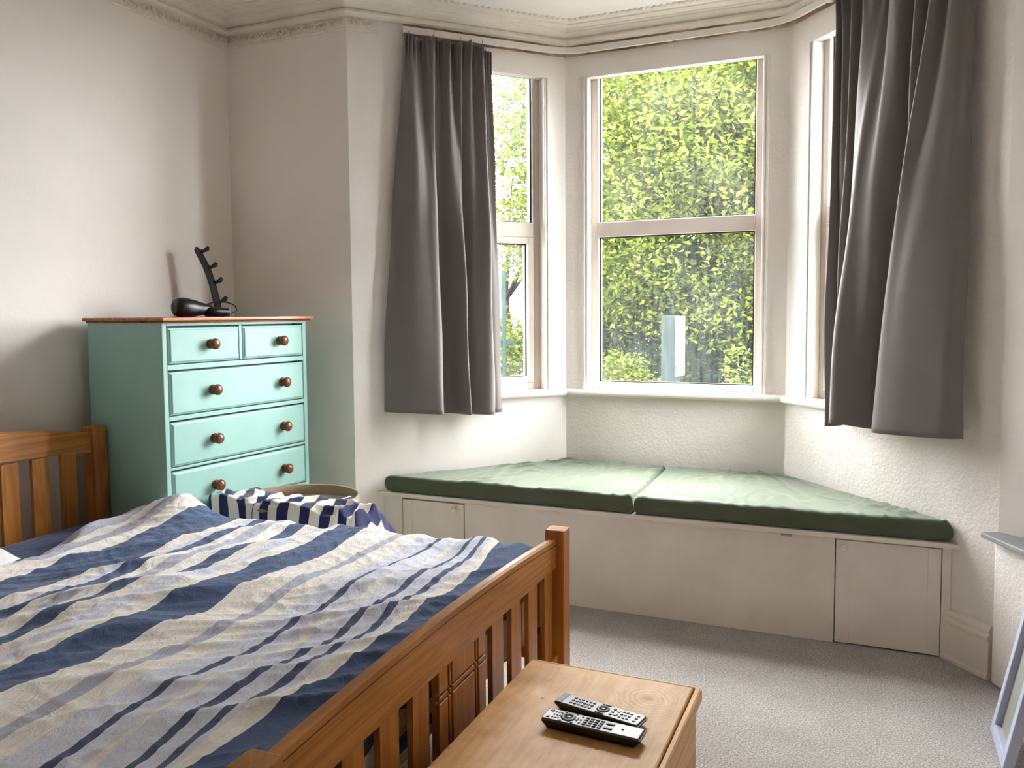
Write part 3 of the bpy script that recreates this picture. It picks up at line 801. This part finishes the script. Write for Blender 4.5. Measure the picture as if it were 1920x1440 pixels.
# duvet with woven stripes
def mat_duvet():
    N = Nodes('striped_duvet_cotton')
    uv = N.n('ShaderNodeUVMap'); sep = N.n('ShaderNodeSeparateXYZ'); N.l(uv.outputs[0], sep.inputs[0])
    BL, CRM, GRY, PAL = srgb(78, 96, 132), srgb(244, 238, 231), srgb(186, 188, 204), srgb(224, 226, 240)
    DK = srgb(84, 96, 130)
    W = [(-2.6, GRY), (-2.42, CRM), (-2.36, GRY), (-2.28, CRM), (-2.21, BL), (-2.035, CRM), (-1.995, PAL), (-1.97, BL), (-1.925, CRM), (-1.89, GRY), (-1.845, CRM), (-1.80, BL),
         (-1.755, CRM), (-1.71, PAL), (-1.655, CRM), (-1.605, BL), (-1.495, CRM), (-1.405, GRY), (-1.365, CRM), (-1.315, PAL), (-1.245, DK), (-1.232, PAL), (-1.185, CRM), (-1.17, PAL),
         (-1.125, DK), (-1.103, PAL), (-1.064, DK), (-1.05, PAL), (-1.035, CRM), (-1.0, BL), (-0.79, CRM)]
    lo, hi = -2.6, -0.3
    mr = N.n('ShaderNodeMapRange'); mr.inputs[1].default_value = lo + 0.822; mr.inputs[2].default_value = hi + 0.822
    N.l(sep.outputs[0], mr.inputs[0])
    col = N.ramp(mr.outputs[0], [((x - lo) / (hi - lo), c) for x, c in W], 'CONSTANT').outputs[0]
    v = N.coords()
    nz = N.noise(v, 140, 4, 0.7); n2 = N.noise(v, 12, 4, 0.6)
    c2 = N.ramp(nz.outputs[0], [(0.3, (0.86, 0.86, 0.86, 1)), (0.7, (1, 1, 1, 1))]).outputs[0]
    mm = N.n('ShaderNodeMix', data_type='RGBA', blend_type='MULTIPLY'); mm.inputs[0].default_value = 0.8
    N.l(col, mm.inputs[6]); N.l(c2, mm.inputs[7])
    b = N.bsdf(Roughness=0.85); b.inputs['Specular IOR Level'].default_value = 0.2; b.inputs['Sheen Weight'].default_value = 0.15
    N.l(mm.outputs[2], b.inputs['Base Color'])
    cr1 = N.noise(N.coords('Object', (1.0, 0.5, 1.0), (0, 0, 0.785)), 34, 5, 0.65, 1.4)
    nb = N.bump(cr1.outputs[0], 0.6, 0.009)
    nb = N.bump(N.noise(v, 900, 2).outputs[0], 0.1, 0.001, nb)
    N.l(nb, b.inputs['Normal'])
    return N.done(b.outputs[0])
m_duvet = mat_duvet()

def sstep(a, b, x):
    t = min(max((x - a) / (b - a), 0), 1); return t * t * (3 - 2 * t)
def duvet_mesh():
    nx, ny = 280, 250
    # cloth coordinate c: head edge 0 .. foot hem; r: near .. far
    me_v, uvs = [], []
    def ridge(v): return 1 - abs(noise.noise(v))
    for j in range(ny + 1):
        r = j / ny
        for k in range(nx + 1):
            c = k / nx
            yy = -1.48 + r * (1.48 + 0.24)                      # flat cloth across the bed
            head = -1.52 - 0.25 * sstep(-0.9, 0.0, yy) + 0.05 * noise.noise(Vector((yy * 4, 1.7, 0)))
            foot_edge = -0.062
            drop = 0.13 + 0.1 * sstep(-1.0, -0.2, yy) + 0.02 * noise.noise(Vector((yy * 6, 9.1, 0)))
            tot = (foot_edge - head) + drop
            sx = head + c * tot
            # wrinkles
            wv = 0.25 * noise.noise(Vector((sx * 1.3, yy * 1.3, 3.0)))
            n1 = noise.noise(Vector((sx * 2.2 + 3, yy * 1.8, 0.4)))
            n2 = noise.noise(Vector((sx * 5.0 + wv * 6, (yy + 0.5 * sx) * 2.6, 2.0)))
            fa, fs_ = (sx - yy) * 0.707, (sx + yy) * 0.707
            r1 = ridge(Vector((fa * 4.6 + wv * 4, fs_ * 0.9, 7.0))) ** 3
            r2 = ridge(Vector(((sx * 0.93 - yy * 0.36) * 7.5 + wv * 6, (sx * 0.36 + yy * 0.93) * 1.6, 12.0))) ** 4
            r3 = ridge(Vector((fa * 15 + wv * 12, fs_ * 3.6, 17.0))) ** 4
            r4 = ridge(Vector(((sx * 0.4 + yy * 0.9) * 20 + n1 * 3, (sx * 0.9 - yy * 0.4) * 8, 27.0))) ** 5
            h = 0.016 * n1 + 0.008 * n2 + 0.023 * (r1 - 0.5) + 0.015 * (r2 - 0.5) + 0.006 * (r3 - 0.4) + 0.003 * r4
            # mounds: turned-over heap at the far head corner, ruffle at far foot corner, roll along the head edge
            h += 0.085 * math.exp(-(((sx + 1.47) / 0.13) ** 2 + ((yy + 0.02) / 0.13) ** 2))
            h += 0.035 * math.exp(-(((sx + 0.27) / 0.06) ** 2 + ((yy + 0.03) / 0.12) ** 2)) + 0.02 * math.exp(-(((sx + 0.12) / 0.05) ** 2 + ((yy + 0.02) / 0.15) ** 2))
            h += 0.02 * math.exp(-(((sx + 0.75) / 0.2) ** 2 + ((yy + 0.0) / 0.12) ** 2))
            base = 0.545 + 0.035 * math.exp(-(((sx + 0.75) / 0.7) ** 2 + ((yy + 0.6) / 0.6) ** 2))
            he = (sx - head)
            base -= 0.045 * (1 - sstep(0.0, 0.09, he))            # rounded head edge
            z = base + h
            x, y = sx, yy
            # foot: roll over the mattress end and hang down inside the foot board
            if sx > foot_edge - 0.03:
                a = sx - (foot_edge - 0.03); R = 0.028
                ang = min(a / R, math.pi / 2)
                x = foot_edge - 0.03 + R * math.sin(ang)
                z = z - R * (1 - math.cos(ang)) - max(0, a - R * math.pi / 2)
                x += 0.004 * math.sin(yy * 23) * min(1, a / 0.1) - 0.004
            # far side: roll over and hang down
            fe = -0.01
            if yy > fe - 0.02:
                a = yy - (fe - 0.02); R = 0.05; ang = min(a / R, math.pi / 2)
                y = fe - 0.02 + R * math.sin(ang); z2 = R * (1 - math.cos(ang)) + max(0, a - R * math.pi / 2)
                z -= z2; y += 0.012 * (1 + math.sin(sx * 17)) * min(1, a / 0.12)
                if sx > -0.3: y = y - (y - 0.0) * sstep(-0.3, -0.16, sx) if y > 0 else y
            me_v.append((x, y, z)); uvs.append((sx + 0.03 * sstep(-0.7, -1.3, yy) + 0.07 * sstep(-0.3, 0.0, yy) * sstep(-0.32, -0.08, sx) + 0.016 * noise.noise(Vector((sx * 3, yy * 3, 5))), yy))
    fs = []
    w = nx + 1
    for j in range(ny):
        for k in range(nx):
            a = j * w + k; fs.append((a, a + 1, a + w + 1, a + w))
    m = bpy.data.meshes.new('duvet'); m.from_pydata(me_v, [], fs)
    m.polygons.foreach_set('use_smooth', [True] * len(fs))
    ul = m.uv_layers.new(name='UVMap')
    li = np.empty(len(m.loops), dtype=np.int32); m.loops.foreach_get('vertex_index', li)
    ul.data.foreach_set('uv', np.array(uvs, dtype=np.float32)[li].ravel())
    m.materials.append(m_duvet); m.update()
    return m
dv = obj('duvet', duvet_mesh(), None, None, loc=BO, rotz=BA)
tag(dv, 'rumpled blue, cream and grey striped duvet spread over the bed', 'duvet')
md = dv.modifiers.new('thickness', 'SOLIDIFY'); md.thickness = 0.012; md.offset = -1

def pillow(label, loc, rz, L=0.68, W=0.42, H=0.14):
    rows = []
    n, m_ = 30, 24
    mb = MB()
    for sgn in (1, -1):
        rows = []
        for j in range(m_ + 1):
            b = -1 + 2 * j / m_; row = []
            for k in range(n + 1):
                a = -1 + 2 * k / n
                e = max(0, (1 - a ** 4)) ** 0.5 * max(0, (1 - b ** 4)) ** 0.5
                sq = 1 - 0.06 * (a * a + b * b - a * a * b * b)
                row.append((a * W / 2 * (1 - 0.07 * b * b), b * L / 2 * (1 - 0.05 * a * a), H / 2 + sgn * H / 2 * e + 0.01 * noise.noise(Vector((a * 3, b * 3, sgn))) * e))
            rows.append(row)
        mb.grid(rows if sgn > 0 else rows[::-1])
    return tag(obj('pillow', mb, m_white_cotton, None, loc=loc, rotz=rz), label, 'pillow')
pillow('white pillow at the head of the bed, mostly out of frame', (-2.47, 1.3, 0.512), BA, 0.66, 0.42, 0.13)

# ------------------------------------------------------------------ laundry basket and towel
bk = thing('laundry_basket', 'round beige canvas laundry basket in front of the chest of drawers', 'basket', (-2.115, 2.70, 0))
obj('wall', MB().lathe([(0.0001, 0.0), (0.2, 0.0), (0.212, 0.01), (0.234, 0.515), (0.228, 0.515), (0.206, 0.014), (0.0001, 0.008)], 40), m_canvas, bk)
obj('rim_band', MB().lathe([(0.231, 0.505), (0.238, 0.508), (0.24, 0.545), (0.236, 0.552), (0.229, 0.548), (0.226, 0.51), (0.231, 0.505)], 40), m_tape, bk)
def mat_towel():
    N = Nodes('navy_white_striped_towelling'); uv = N.n('ShaderNodeUVMap'); sep = N.n('ShaderNodeSeparateXYZ'); N.l(uv.outputs[0], sep.inputs[0])
    mu = N.n('ShaderNodeMath', operation='MULTIPLY'); mu.inputs[1].default_value = 1 / 0.085
    fr = N.n('ShaderNodeMath', operation='FRACT'); N.l(sep.outputs[0], mu.inputs[0]); N.l(mu.outputs[0], fr.inputs[0])
    c = N.ramp(fr.outputs[0], [(0.0, srgb(32, 38, 84)), (0.48, srgb(232, 226, 214))], 'CONSTANT')
    b = N.bsdf(Roughness=0.95); b.inputs['Sheen Weight'].default_value = 0.3; b.inputs['Specular IOR Level'].default_value = 0.1
    N.l(c.outputs[0], b.inputs['Base Color'])
    N.l(N.bump(N.noise(N.coords(), 500, 3, 0.7).outputs[0], 0.5, 0.003), b.inputs['Normal'])
    return N.done(b.outputs[0])
m_towel = mat_towel()
def towel_mesh():
    nu, nv = 120, 70; vs, uvs, fs = [], [], []
    for j in range(nv + 1):
        b = j / nv
        for k in range(nu + 1):
            a = k / nu
            x = -0.27 + 0.80 * a; y = -0.33 + 0.42 * b
            p = Vector((x * 4, y * 4, 3.3)); n1 = noise.noise(p); n2 = 1 - abs(noise.noise(Vector((x * 7 + n1 * 2, y * 9 - x * 3, 8.0)))); n3 = noise.noise(Vector((x * 14, y * 14, 1.0)))
            z = 0.545 + 0.010 * n1 + 0.034 * max(0, n2 - 0.6) / 0.4 + 0.006 * n3
            z += 0.02 * math.exp(-(((x + 0.15) / 0.08) ** 2 + ((y + 0.1) / 0.14) ** 2))
            # sag inside the far half of the basket, fall over the rim towards the window seat
            z -= 0.16 * sstep(-0.08, 0.09, y)
            r = math.hypot(x, y)
            over = max(0, x - 0.42)
            z -= over * 2.2
            x2 = x - over * 0.75
            if y < -0.22: z -= (-0.22 - y) * 1.6; y = y + (-0.22 - y) * 0.6
            if y < 0.02: z += max(0, 0.562 + 0.006 * n3 - z) * math.exp(-((r - 0.235) / 0.06) ** 2)
            vs.append((x2 + 0.012 * n3, y + 0.015 * n1, z))
            uvs.append((a * 0.8 + 0.35 * (b - 0.5) * (0.6 if a < 0.3 else 0.15) + 0.05 * n1, b))
    w = nu + 1
    for j in range(nv):
        for k in range(nu): q = j * w + k; fs.append((q, q + 1, q + w + 1, q + w))
    m = bpy.data.meshes.new('towel'); m.from_pydata(vs, [], fs); m.polygons.foreach_set('use_smooth', [True] * len(fs))
    ul = m.uv_layers.new(name='UVMap'); li = np.empty(len(m.loops), dtype=np.int32); m.loops.foreach_get('vertex_index', li)
    ul.data.foreach_set('uv', np.array(uvs, dtype=np.float32)[li].ravel()); m.materials.append(m_towel)
    return m
tw = obj('towel', towel_mesh(), None, None, loc=(-2.115, 2.70, 0.005))
tag(tw, 'crumpled navy and white striped towel heaped over the laundry basket', 'towel')
md = tw.modifiers.new('thickness', 'SOLIDIFY'); md.thickness = 0.006; md.offset = -1

# ------------------------------------------------------------------ pine chest with remotes
def mat_lid():
    N = Nodes('old_pine_lid'); tc = N.n('ShaderNodeTexCoord')
    v = N.coords('Object', (9, 1.2, 9)); o = N.coords('Object', (1, 1, 1))
    big = N.noise(o, 5, 4, 0.6); streak = N.noise(v, 3.2, 6, 0.65, 0.8)
    a = N.n('ShaderNodeMath', operation='MULTIPLY_ADD'); a.inputs[1].default_value = 0.6
    b0 = N.n('ShaderNodeMath', operation='MULTIPLY'); b0.inputs[1].default_value = 0.4
    N.l(streak.outputs[0], b0.inputs[0]); N.l(big.outputs[0], a.inputs[0]); N.l(b0.outputs[0], a.inputs[2])
    col = N.ramp(a.outputs[0], [(0.34, srgb(176, 122, 66)), (0.5, srgb(208, 158, 98)), (0.66, srgb(230, 190, 134))]).outputs[0]
    # growth rings of the pale sapwood round a knot near the far corner
    kp = N.n('ShaderNodeVectorMath', operation='DISTANCE'); kp.inputs[1].default_value = (0.115, 0.36, 0.388)
    mp = N.coords('Object', (1, 1, 1)); wob = N.noise(mp, 14, 3, 0.5)
    ad = N.n('ShaderNodeMath', operation='MULTIPLY_ADD'); ad.inputs[1].default_value = 0.05
    N.l(mp, kp.inputs[0]); N.l(wob.outputs[0], ad.inputs[0]); N.l(kp.outputs['Value'], ad.inputs[2])
    sn = N.n('ShaderNodeMath', operation='SINE'); mu = N.n('ShaderNodeMath', operation='MULTIPLY'); mu.inputs[1].default_value = 520
    N.l(ad.outputs[0], mu.inputs[0]); N.l(mu.outputs[0], sn.inputs[0])
    rr = N.ramp(sn.outputs[0], [(0.35, (0, 0, 0, 1)), (0.9, (1, 1, 1, 1))])
    fade = N.ramp(kp.outputs['Value'], [(0.0, (0, 0, 0, 1)), (0.012, (0.0, 0, 0, 1)), (0.03, (0.55, 0.55, 0.55, 1)), (0.12, (0, 0, 0, 1))])
    mm = N.n('ShaderNodeMath', operation='MULTIPLY'); N.l(rr.outputs[0], mm.inputs[0]); N.l(fade.outputs[0], mm.inputs[1])
    col = N.mix(mm.outputs[0], col, srgb(240, 212, 170))
    kn = N.ramp(kp.outputs['Value'], [(0.0, (0.8, 0.8, 0.8, 1)), (0.012, (0.35, 0.35, 0.35, 1)), (0.016, (0, 0, 0, 1))])
    col = N.mix(kn.outputs[0], col, srgb(140, 92, 56))
    vo = N.n('ShaderNodeTexVoronoi'); vo.inputs['Scale'].default_value = 16; N.l(o, vo.inputs['Vector'])
    sp_ = N.ramp(vo.outputs['Distance'], [(0.04, (0.75, 0.75, 0.75, 1)), (0.09, (0, 0, 0, 1))])
    col = N.mix(sp_.outputs[0], col, srgb(120, 74, 42))
    b = N.bsdf(Roughness=0.45); b.inputs['Specular IOR Level'].default_value = 0.35
    N.l(col, b.inputs['Base Color']); N.l(N.bump(streak.outputs[0], 0.15, 0.002), b.inputs['Normal'])
    return N.done(b.outputs[0])
m_lid = mat_lid()
CX0, CX1, CYB, CYF, CZ = -0.792, -0.355, 1.946, 1.02, 0.388
ch = thing('blanket_chest', 'old waxed pine chest standing at the foot of the bed', 'chest', ((CX0 + CX1) / 2, (CYB + CYF) / 2, 0))
cx, cy = (CX0 + CX1) / 2, (CYB + CYF) / 2
def cbx(name, x0, x1, y0, y1, z0, z1, mat, par=ch, bev=0.004):
    return obj(name, MB().box(x0 - cx, x1 - cx, y0 - cy, y1 - cy, z0, z1), mat, par, bevel=bev)
lid = cbx('lid', CX0, CX1 - 0.016, CYF, CYB - 0.006, CZ - 0.02, CZ, m_lid)
cbx('lid_moulding', CX1 - 0.0135, CX1 + 0.004, CYF, CYB, CZ - 0.034, CZ - 0.001, m_pine, lid, 0.006)
cbx('lid_moulding', CX0, CX1 - 0.0137, CYB - 0.0045, CYB + 0.006, CZ - 0.034, CZ - 0.002, m_pine_x, lid, 0.004)
cbx('side_board', CX1 - 0.03, CX1 - 0.008, CYF + 0.01, CYB - 0.012, 0.06, CZ - 0.022, m_pine, ch)
cbx('side_board', CX0 + 0.008, CX0 + 0.03, CYF + 0.01, CYB - 0.012, 0.06, CZ - 0.022, m_pine, ch)
cbx('end_board', CX0 + 0.03, CX1 - 0.03, CYB - 0.034, CYB - 0.012, 0.06, CZ - 0.022, m_pine_x, ch)
cbx('end_board', CX0 + 0.03, CX1 - 0.03, CYF + 0.01, CYF + 0.032, 0.06, CZ - 0.022, m_pine_x, ch)
cbx('plinth', CX0, CX1, CYF, CYB - 0.004, 0.0, 0.075, m_pine, ch, 0.006)

def remote(label, p_far, p_near, width, thick, slim):
    """p_far/p_near: left and right ends of the long axis on the chest lid"""
    p0, p1 = Vector(p_far), Vector(p_near); L = (p1 - p0).length; ang = math.atan2(p1.y - p0.y, p1.x - p0.x)
    mid = (p0 + p1) / 2
    r = thing('remote_control', label, 'remote control', (mid.x, mid.y, CZ + 0.0005), ang, 'remote controls on the pine chest')
    w, l = width / 2, L / 2
    # tapered black underside
    sec = [(-l + 0.012, 0.0), (l - 0.016, 0.0), (l - 0.002, thick * 0.55), (l, thick * 0.8), (-l, thick * 0.8), (-l + 0.002, thick * 0.5)]
    mb = MB()
    ring = []
    for y, k in ((-w, 0.0), (-w * 0.8, 1.0), (w * 0.8, 1.0), (w, 0.0)):
        ring.append([(x, y, z if k else (z * 0.55 + thick * 0.36)) for x, z in sec])
    mb.grid(ring, False, False); 
    rws = [[q[i] for q in ring] for i in range(6)]
    mb2 = MB().grid(rws + [rws[0]], False)
    mb2.add(ring[0], [tuple(range(6))]); mb2.add(ring[-1], [tuple(range(6))])
    obj('underside', mb2, m_black, r, bevel=0.002)
    plate = MB().box(-l + (0.016 if slim else 0.001), l - 0.004, -w + 0.0005, w - 0.0005, thick * 0.7, thick)
    pl = obj('face_plate', plate, m_silver, r, bevel=0.002)
    if slim: obj('infrared_window', MB().box(-l, -l + 0.0158, -w + 0.001, w - 0.001, thick * 0.6, thick - 0.0008), m_black, r, bevel=0.002)
    def key(x, y, a, b, h=0.0016, mat=m_key):
        obj('button', MB().box(x - a, x + a, y - b, y + b, thick - 0.0005, thick + h), mat, pl, bevel=0.0008, seg=1)
    def pad(x, y, ro):
        obj('ring_pad', MB().lathe([(ro * 0.5, thick), (ro * 0.55, thick + 0.002), (ro * 0.9, thick + 0.002), (ro, thick)], 20, lambda a, b, c: (a + x, b + y, c)), m_key, pl)
        obj('button', MB().lathe([(0.0001, thick + 0.0022), (ro * 0.38, thick + 0.002), (ro * 0.44, thick)], 16, lambda a, b, c: (a + x, b + y, c)), m_silver, pl)
    if slim:
        for c in range(6):
            for q in (-1, 0, 1): key(-l + 0.037 + c * 0.0095, q * w * 0.5, 0.0032, 0.0030)
        pad(-l + 0.113, 0, w * 0.62)
        for q in (-1, 1): key(-l + 0.113, q * w * 0.8, 0.011, 0.0016)
        for q in (-1, 0, 1):
            key(-l + 0.137, q * w * 0.5, 0.0035, 0.003)
            if q: key(-l + 0.148, q * w * 0.35, 0.004, 0.0045, 0.0016, m_silver)
            for c in range(3): key(-l + 0.159 + c * 0.009, q * w * 0.5, 0.003, 0.0028)
            key(-l + 0.194, q * w * 0.5, 0.0035, 0.0025)
    else:
        for q in (-1, 1): key(-l + 0.012, q * w * 0.6, 0.0042, 0.0036)
        for c in range(3):
            for q in (-1, 0, 1): key(-l + 0.022 + c * 0.0065, q * w * 0.5, 0.0022, 0.0026, 0.0014, m_silver if c == 1 else m_key)
        pad(-l + 0.055, 0, w * 0.72)
        for q in (-1, 1):
            key(-l + 0.043, q * w * 0.8, 0.003, 0.002); key(-l + 0.069, q * w * 0.8, 0.003, 0.002)
        key(-l + 0.075, 0, 0.003, 0.006, 0.002, m_silver)
        for q in (-1, 0, 1): key(-l + 0.084, q * w * 0.55, 0.0022, 0.0026)
        for c in range(4):
            for q in (-1.4, -0.47, 0.47, 1.4):
                key(-l + 0.095 + c * 0.0115, q * w * 0.42, 0.0042, 0.0027, 0.002)
        for q in (-1, 1): key(-l + 0.148, q * w * 0.4, 0.0095, 0.0035, 0.002)
        obj('emblem', MB().lathe([(0.0001, thick + 0.0008), (0.0028, thick + 0.0008), (0.003, thick)], 14, lambda a, b, c: (a + l - 0.045, b, c)), m_key, pl)
    return r
remote('slim silver remote control lying nearer the bed, behind the other remote', (-0.639, 1.738, 0), (-0.432, 1.697, 0), 0.05, 0.018, True)
remote('chunky silver and black remote control lying in front of the other remote', (-0.638, 1.643, 0), (-0.415, 1.631, 0), 0.048, 0.024, False)

# ------------------------------------------------------------------ old lilac frame leaning by the right wall
FT = math.atan2(0.095, 0.475)
fr = thing('picture_frame', 'chipped lilac painted wooden frame with dusty glass leaning at the right edge', 'frame', (0.362, 2.70, 0.0))
fr.rotation_euler = (0, 0, 0)
FL, FH, FB, FDp = 0.25, 0.82, 0.036, 0.028
def fw_(u, v, w):      # u along -Y, v up the leaning face, w thickness behind the face
    return (v * math.sin(FT) + w * math.cos(FT) + 0.0, 0.125 - u, v * math.cos(FT) - w * math.sin(FT) + FDp * math.sin(FT))
for nm, a in (('stile', (0, FB, 0, FH)), ('stile', (FL - FB, FL, 0, FH)), ('rail', (FB, FL - FB, 0, FB)), ('rail', (FB, FL - FB, FH - FB, FH))):
    obj(nm, MB().box(a[0], a[1], a[2], a[3], 0, FDp, lambda x, y, z: fw_(x, y, z)), m_lilac, fr, bevel=0.003)
obj('glass', MB().box(FB - 0.004, FL - FB + 0.004, FB - 0.004, FH - FB + 0.004, 0.018, 0.022, lambda x, y, z: fw_(x, y, z)), m_frost, fr)

# ------------------------------------------------------------------ outside the bay
def mat_ground():
    N = Nodes('worn_tarmac'); v = N.coords()
    b = N.bsdf(Roughness=0.95); nz = N.noise(v, 3, 5, 0.6)
    N.l(N.ramp(nz.outputs[0], [(0.3, srgb(58, 58, 56)), (0.7, srgb(80, 80, 76))]).outputs[0], b.inputs['Base Color'])
    return N.done(b.outputs[0])
GZ = -0.85
gm = MB().grid([[(x, y, GZ + 0.03 * noise.noise(Vector((x, y, 0)))) for x in np.linspace(-90, 90, 40)] for y in np.linspace(-80, 120, 40)])
tag(obj('ground', gm, mat_ground()), 'dark ground outside the bay windows', kind='structure')

def leaf_cloud(name, clusters, size, mat, parent, seed, droop=0.35):
    """clusters: (centre, radii, count); each leaf is a folded four-point blade"""
    g = np.random.default_rng(seed)
    P = []
    for c, rad, n in clusters:
        d = g.normal(size=(n, 3)); d /= np.linalg.norm(d, axis=1)[:, None]
        rr = g.uniform(0.25, 1.0, size=(n, 1)) ** 0.45
        P.append(np.array(c) + d * rr * np.array(rad))
    P = np.concatenate(P); n = len(P)
    t = g.normal(size=(n, 3)); t[:, 2] = t[:, 2] * 0.5 - droop; t /= np.linalg.norm(t, axis=1)[:, None]
    s = np.cross(t, g.normal(size=(n, 3))); s /= np.linalg.norm(s, axis=1)[:, None]
    nn = np.cross(t, s)
    L = size * g.uniform(0.7, 1.4, size=(n, 1)); Wd = L * g.uniform(0.34, 0.5, size=(n, 1))
    V = np.stack([P, P + t * L * 0.45 + s * Wd * 0.5 + nn * Wd * 0.15, P + t * L, P + t * L * 0.45 - s * Wd * 0.5 + nn * Wd * 0.15], axis=1).reshape(-1, 3)
    m = bpy.data.meshes.new(name)
    m.vertices.add(4 * n); m.vertices.foreach_set('co', V.astype(np.float32).ravel())
    m.loops.add(4 * n); m.loops.foreach_set('vertex_index', np.arange(4 * n, dtype=np.int32))
    m.polygons.add(n); m.polygons.foreach_set('loop_start', np.arange(0, 4 * n, 4, dtype=np.int32))
    m.update(calc_edges=True); m.validate()
    m.materials.append(mat)
    return obj(name, m, None, parent)

def tree(label, base, height, crown_r, n_clusters, leaves, size, mat, seed, trunk_r=0.16, crown_bottom=0.3, group='trees outside the bay'):
    g = random.Random(seed)
    root = thing('tree', label, 'tree', base, 0, group)
    tr = [(0, 0, 0), (0.1, 0.05, height * 0.25), (-0.05, 0.1, height * 0.5), (0.08, 0.0, height * 0.72)]
    obj('trunk', MB().tube([tuple(p) for p in catmull(tr, 12)], list(np.linspace(trunk_r, trunk_r * 0.35, 12)), 8), m_bark, root)
    cl = []
    for k in range(n_clusters):
        a = g.uniform(0, 2 * math.pi); u = g.uniform(crown_bottom, 1.0)
        prof_ = math.sin(math.pi * min(1, 0.12 + 0.88 * ((u - crown_bottom) / (1 - crown_bottom)))) ** 0.6
        r = crown_r * prof_ * g.uniform(0.35, 1.0) ** 0.5
        c = (r * math.cos(a), r * math.sin(a), height * u)
        rad = crown_r * g.uniform(0.16, 0.3)
        cl.append((c, (rad * 1.15, rad * 1.15, rad * 0.62), leaves))
        if k % 4 == 0:
            s = tr[2] if u > 0.5 else tr[1]
            obj('branch', MB().tube([s, (c[0] * 0.5, c[1] * 0.5, (s[2] + c[2]) / 2 + 0.15), c], [trunk_r * 0.35, trunk_r * 0.22, 0.012], 6), m_bark, root)
    leaf_cloud('foliage', cl, size, mat, root, seed)
    return root
tree('broad lime green tree filling the middle window', (-2.0, 11.2, GZ), 6.8, 2.7, 200, 700, 0.075, m_leaf, 3, 0.2, 0.3)
tree('darker green tree standing behind the lime green tree', (-1.7, 15.5, GZ), 6.8, 3.4, 170, 340, 0.14, m_leaf2, 5, 0.2, 0.1)
tree('thin pale green tree seen through the left window', (-6.0, 13.6, GZ), 4.7, 1.5, 34, 200, 0.075, m_leaf3, 8, 0.12, 0.2)
tree('lime green tree to the right of the bay', (3.4, 15.5, GZ), 4.4, 1.9, 50, 170, 0.13, m_leaf, 12, 0.16, 0.25)
def shrub(label, base, rad, n, leaves, size, mat, seed):
    g = random.Random(seed); root = thing('shrub', label, 'shrub', base, 0, 'shrubs outside the bay')
    cl = []
    for k in range(n):
        a, u = g.uniform(0, 6.28), g.uniform(0, 1)
        r = rad[0] * math.sqrt(g.random()) * (1 - 0.5 * u)
        cl.append(((r * math.cos(a), r * math.sin(a) * rad[1] / rad[0], rad[2] * (0.1 + 0.85 * u)), (rad[0] * 0.26, rad[1] * 0.26, rad[2] * 0.16), leaves))
    for k in range(4):
        a = k * 1.6; obj('stem', MB().tube([(0, 0, 0), (0.1 * math.cos(a), 0.1 * math.sin(a), rad[2] * 0.5), (0.4 * rad[0] * math.cos(a), 0.4 * rad[1] * math.sin(a), rad[2] * 0.9)], [0.03, 0.02, 0.006], 6), m_bark, root)
    leaf_cloud('foliage', cl, size, mat, root, seed, 0.0)
shrub('yellow-green shrub low in the right corner of the middle window', (-1.1, 9.0, GZ), (0.8, 0.6, 1.62), 34, 260, 0.06, m_leaf3, 21)
shrub('green shrub low in the left corner of the middle window', (-2.75, 9.2, GZ), (0.8, 0.6, 1.6), 34, 260, 0.06, m_leaf, 22)
shrub('bright green shrub low behind the left window', (-4.3, 9.6, GZ), (0.7, 0.6, 2.0), 34, 260, 0.06, m_leaf, 23)

for lab, bx, by, sd in (('tall dark green hedge bush behind the grey information post', -2.1, 10.2, 31), ('tall dark green hedge bush right of the grey information post', -0.7, 10.4, 32),
                        ('tall dark green hedge bush left of the grey information post', -3.5, 10.6, 33), ('tall dark green hedge bush furthest right outside the bay', 0.9, 10.8, 34)):
    shrub(lab, (bx, by, GZ), (1.0, 0.7, 3.1), 60, 230, 0.085, m_leaf2, sd)
tree('pale green tree furthest left outside the bay', (-9.6, 16.5, GZ), 6.0, 2.3, 80, 220, 0.11, m_leaf3, 41, 0.16, 0.2)
m_postg = mat_plain('pale_grey_green_metal', srgb(38, 45, 43), 0.9, 0.0)
m_whitep = mat_plain('white_sign_face', srgb(84, 88, 92), 0.9, 0.0)
m_aqua = mat_plain('pale_aqua_print', srgb(44, 76, 86), 0.9, 0.0)
m_signg = mat_plain('dark_green_post_paint', srgb(26, 36, 34), 0.9, 0.0)
m_blue = mat_plain('blue_sign_print', srgb(14, 46, 88), 0.9, 0.0)
pb = thing('information_post', 'pale grey square information post seen through the middle window', 'post', (-1.665, 7.5, GZ), -0.12)
obj('column', MB().box(-0.075, 0.075, -0.05, 0.05, 0, 2.1), m_postg, pb, bevel=0.006)
obj('notice_panel', MB().box(0.0755, 0.1, -0.11, 0.11, 1.55, 2.095), m_whitep, pb, bevel=0.004)
obj('notice_print', MB().box(0.08, 0.098, -0.112, -0.1095, 1.58, 1.66), m_aqua, pb)
sg = thing('sign_post', 'dark green sign post with a crossbar seen through the left window', 'sign post', (-3.33, 7.5, GZ), 0.3)
obj('pole', MB().tube([(0, 0, 0), (0, 0, 2.55)], 0.022, 10), m_signg, sg)
obj('crossbar', MB().box(-0.1, 0.12, -0.015, 0.015, 1.82, 1.865), m_signg, sg, bevel=0.003)
fl_ = obj('flag_panel', MB().box(-0.16, -0.024, -0.01, 0.01, 2.13, 2.5), m_whitep, sg, bevel=0.003)
obj('flag_print', MB().box(-0.14, -0.045, -0.0125, -0.0095, 2.17, 2.25), m_blue, fl_)
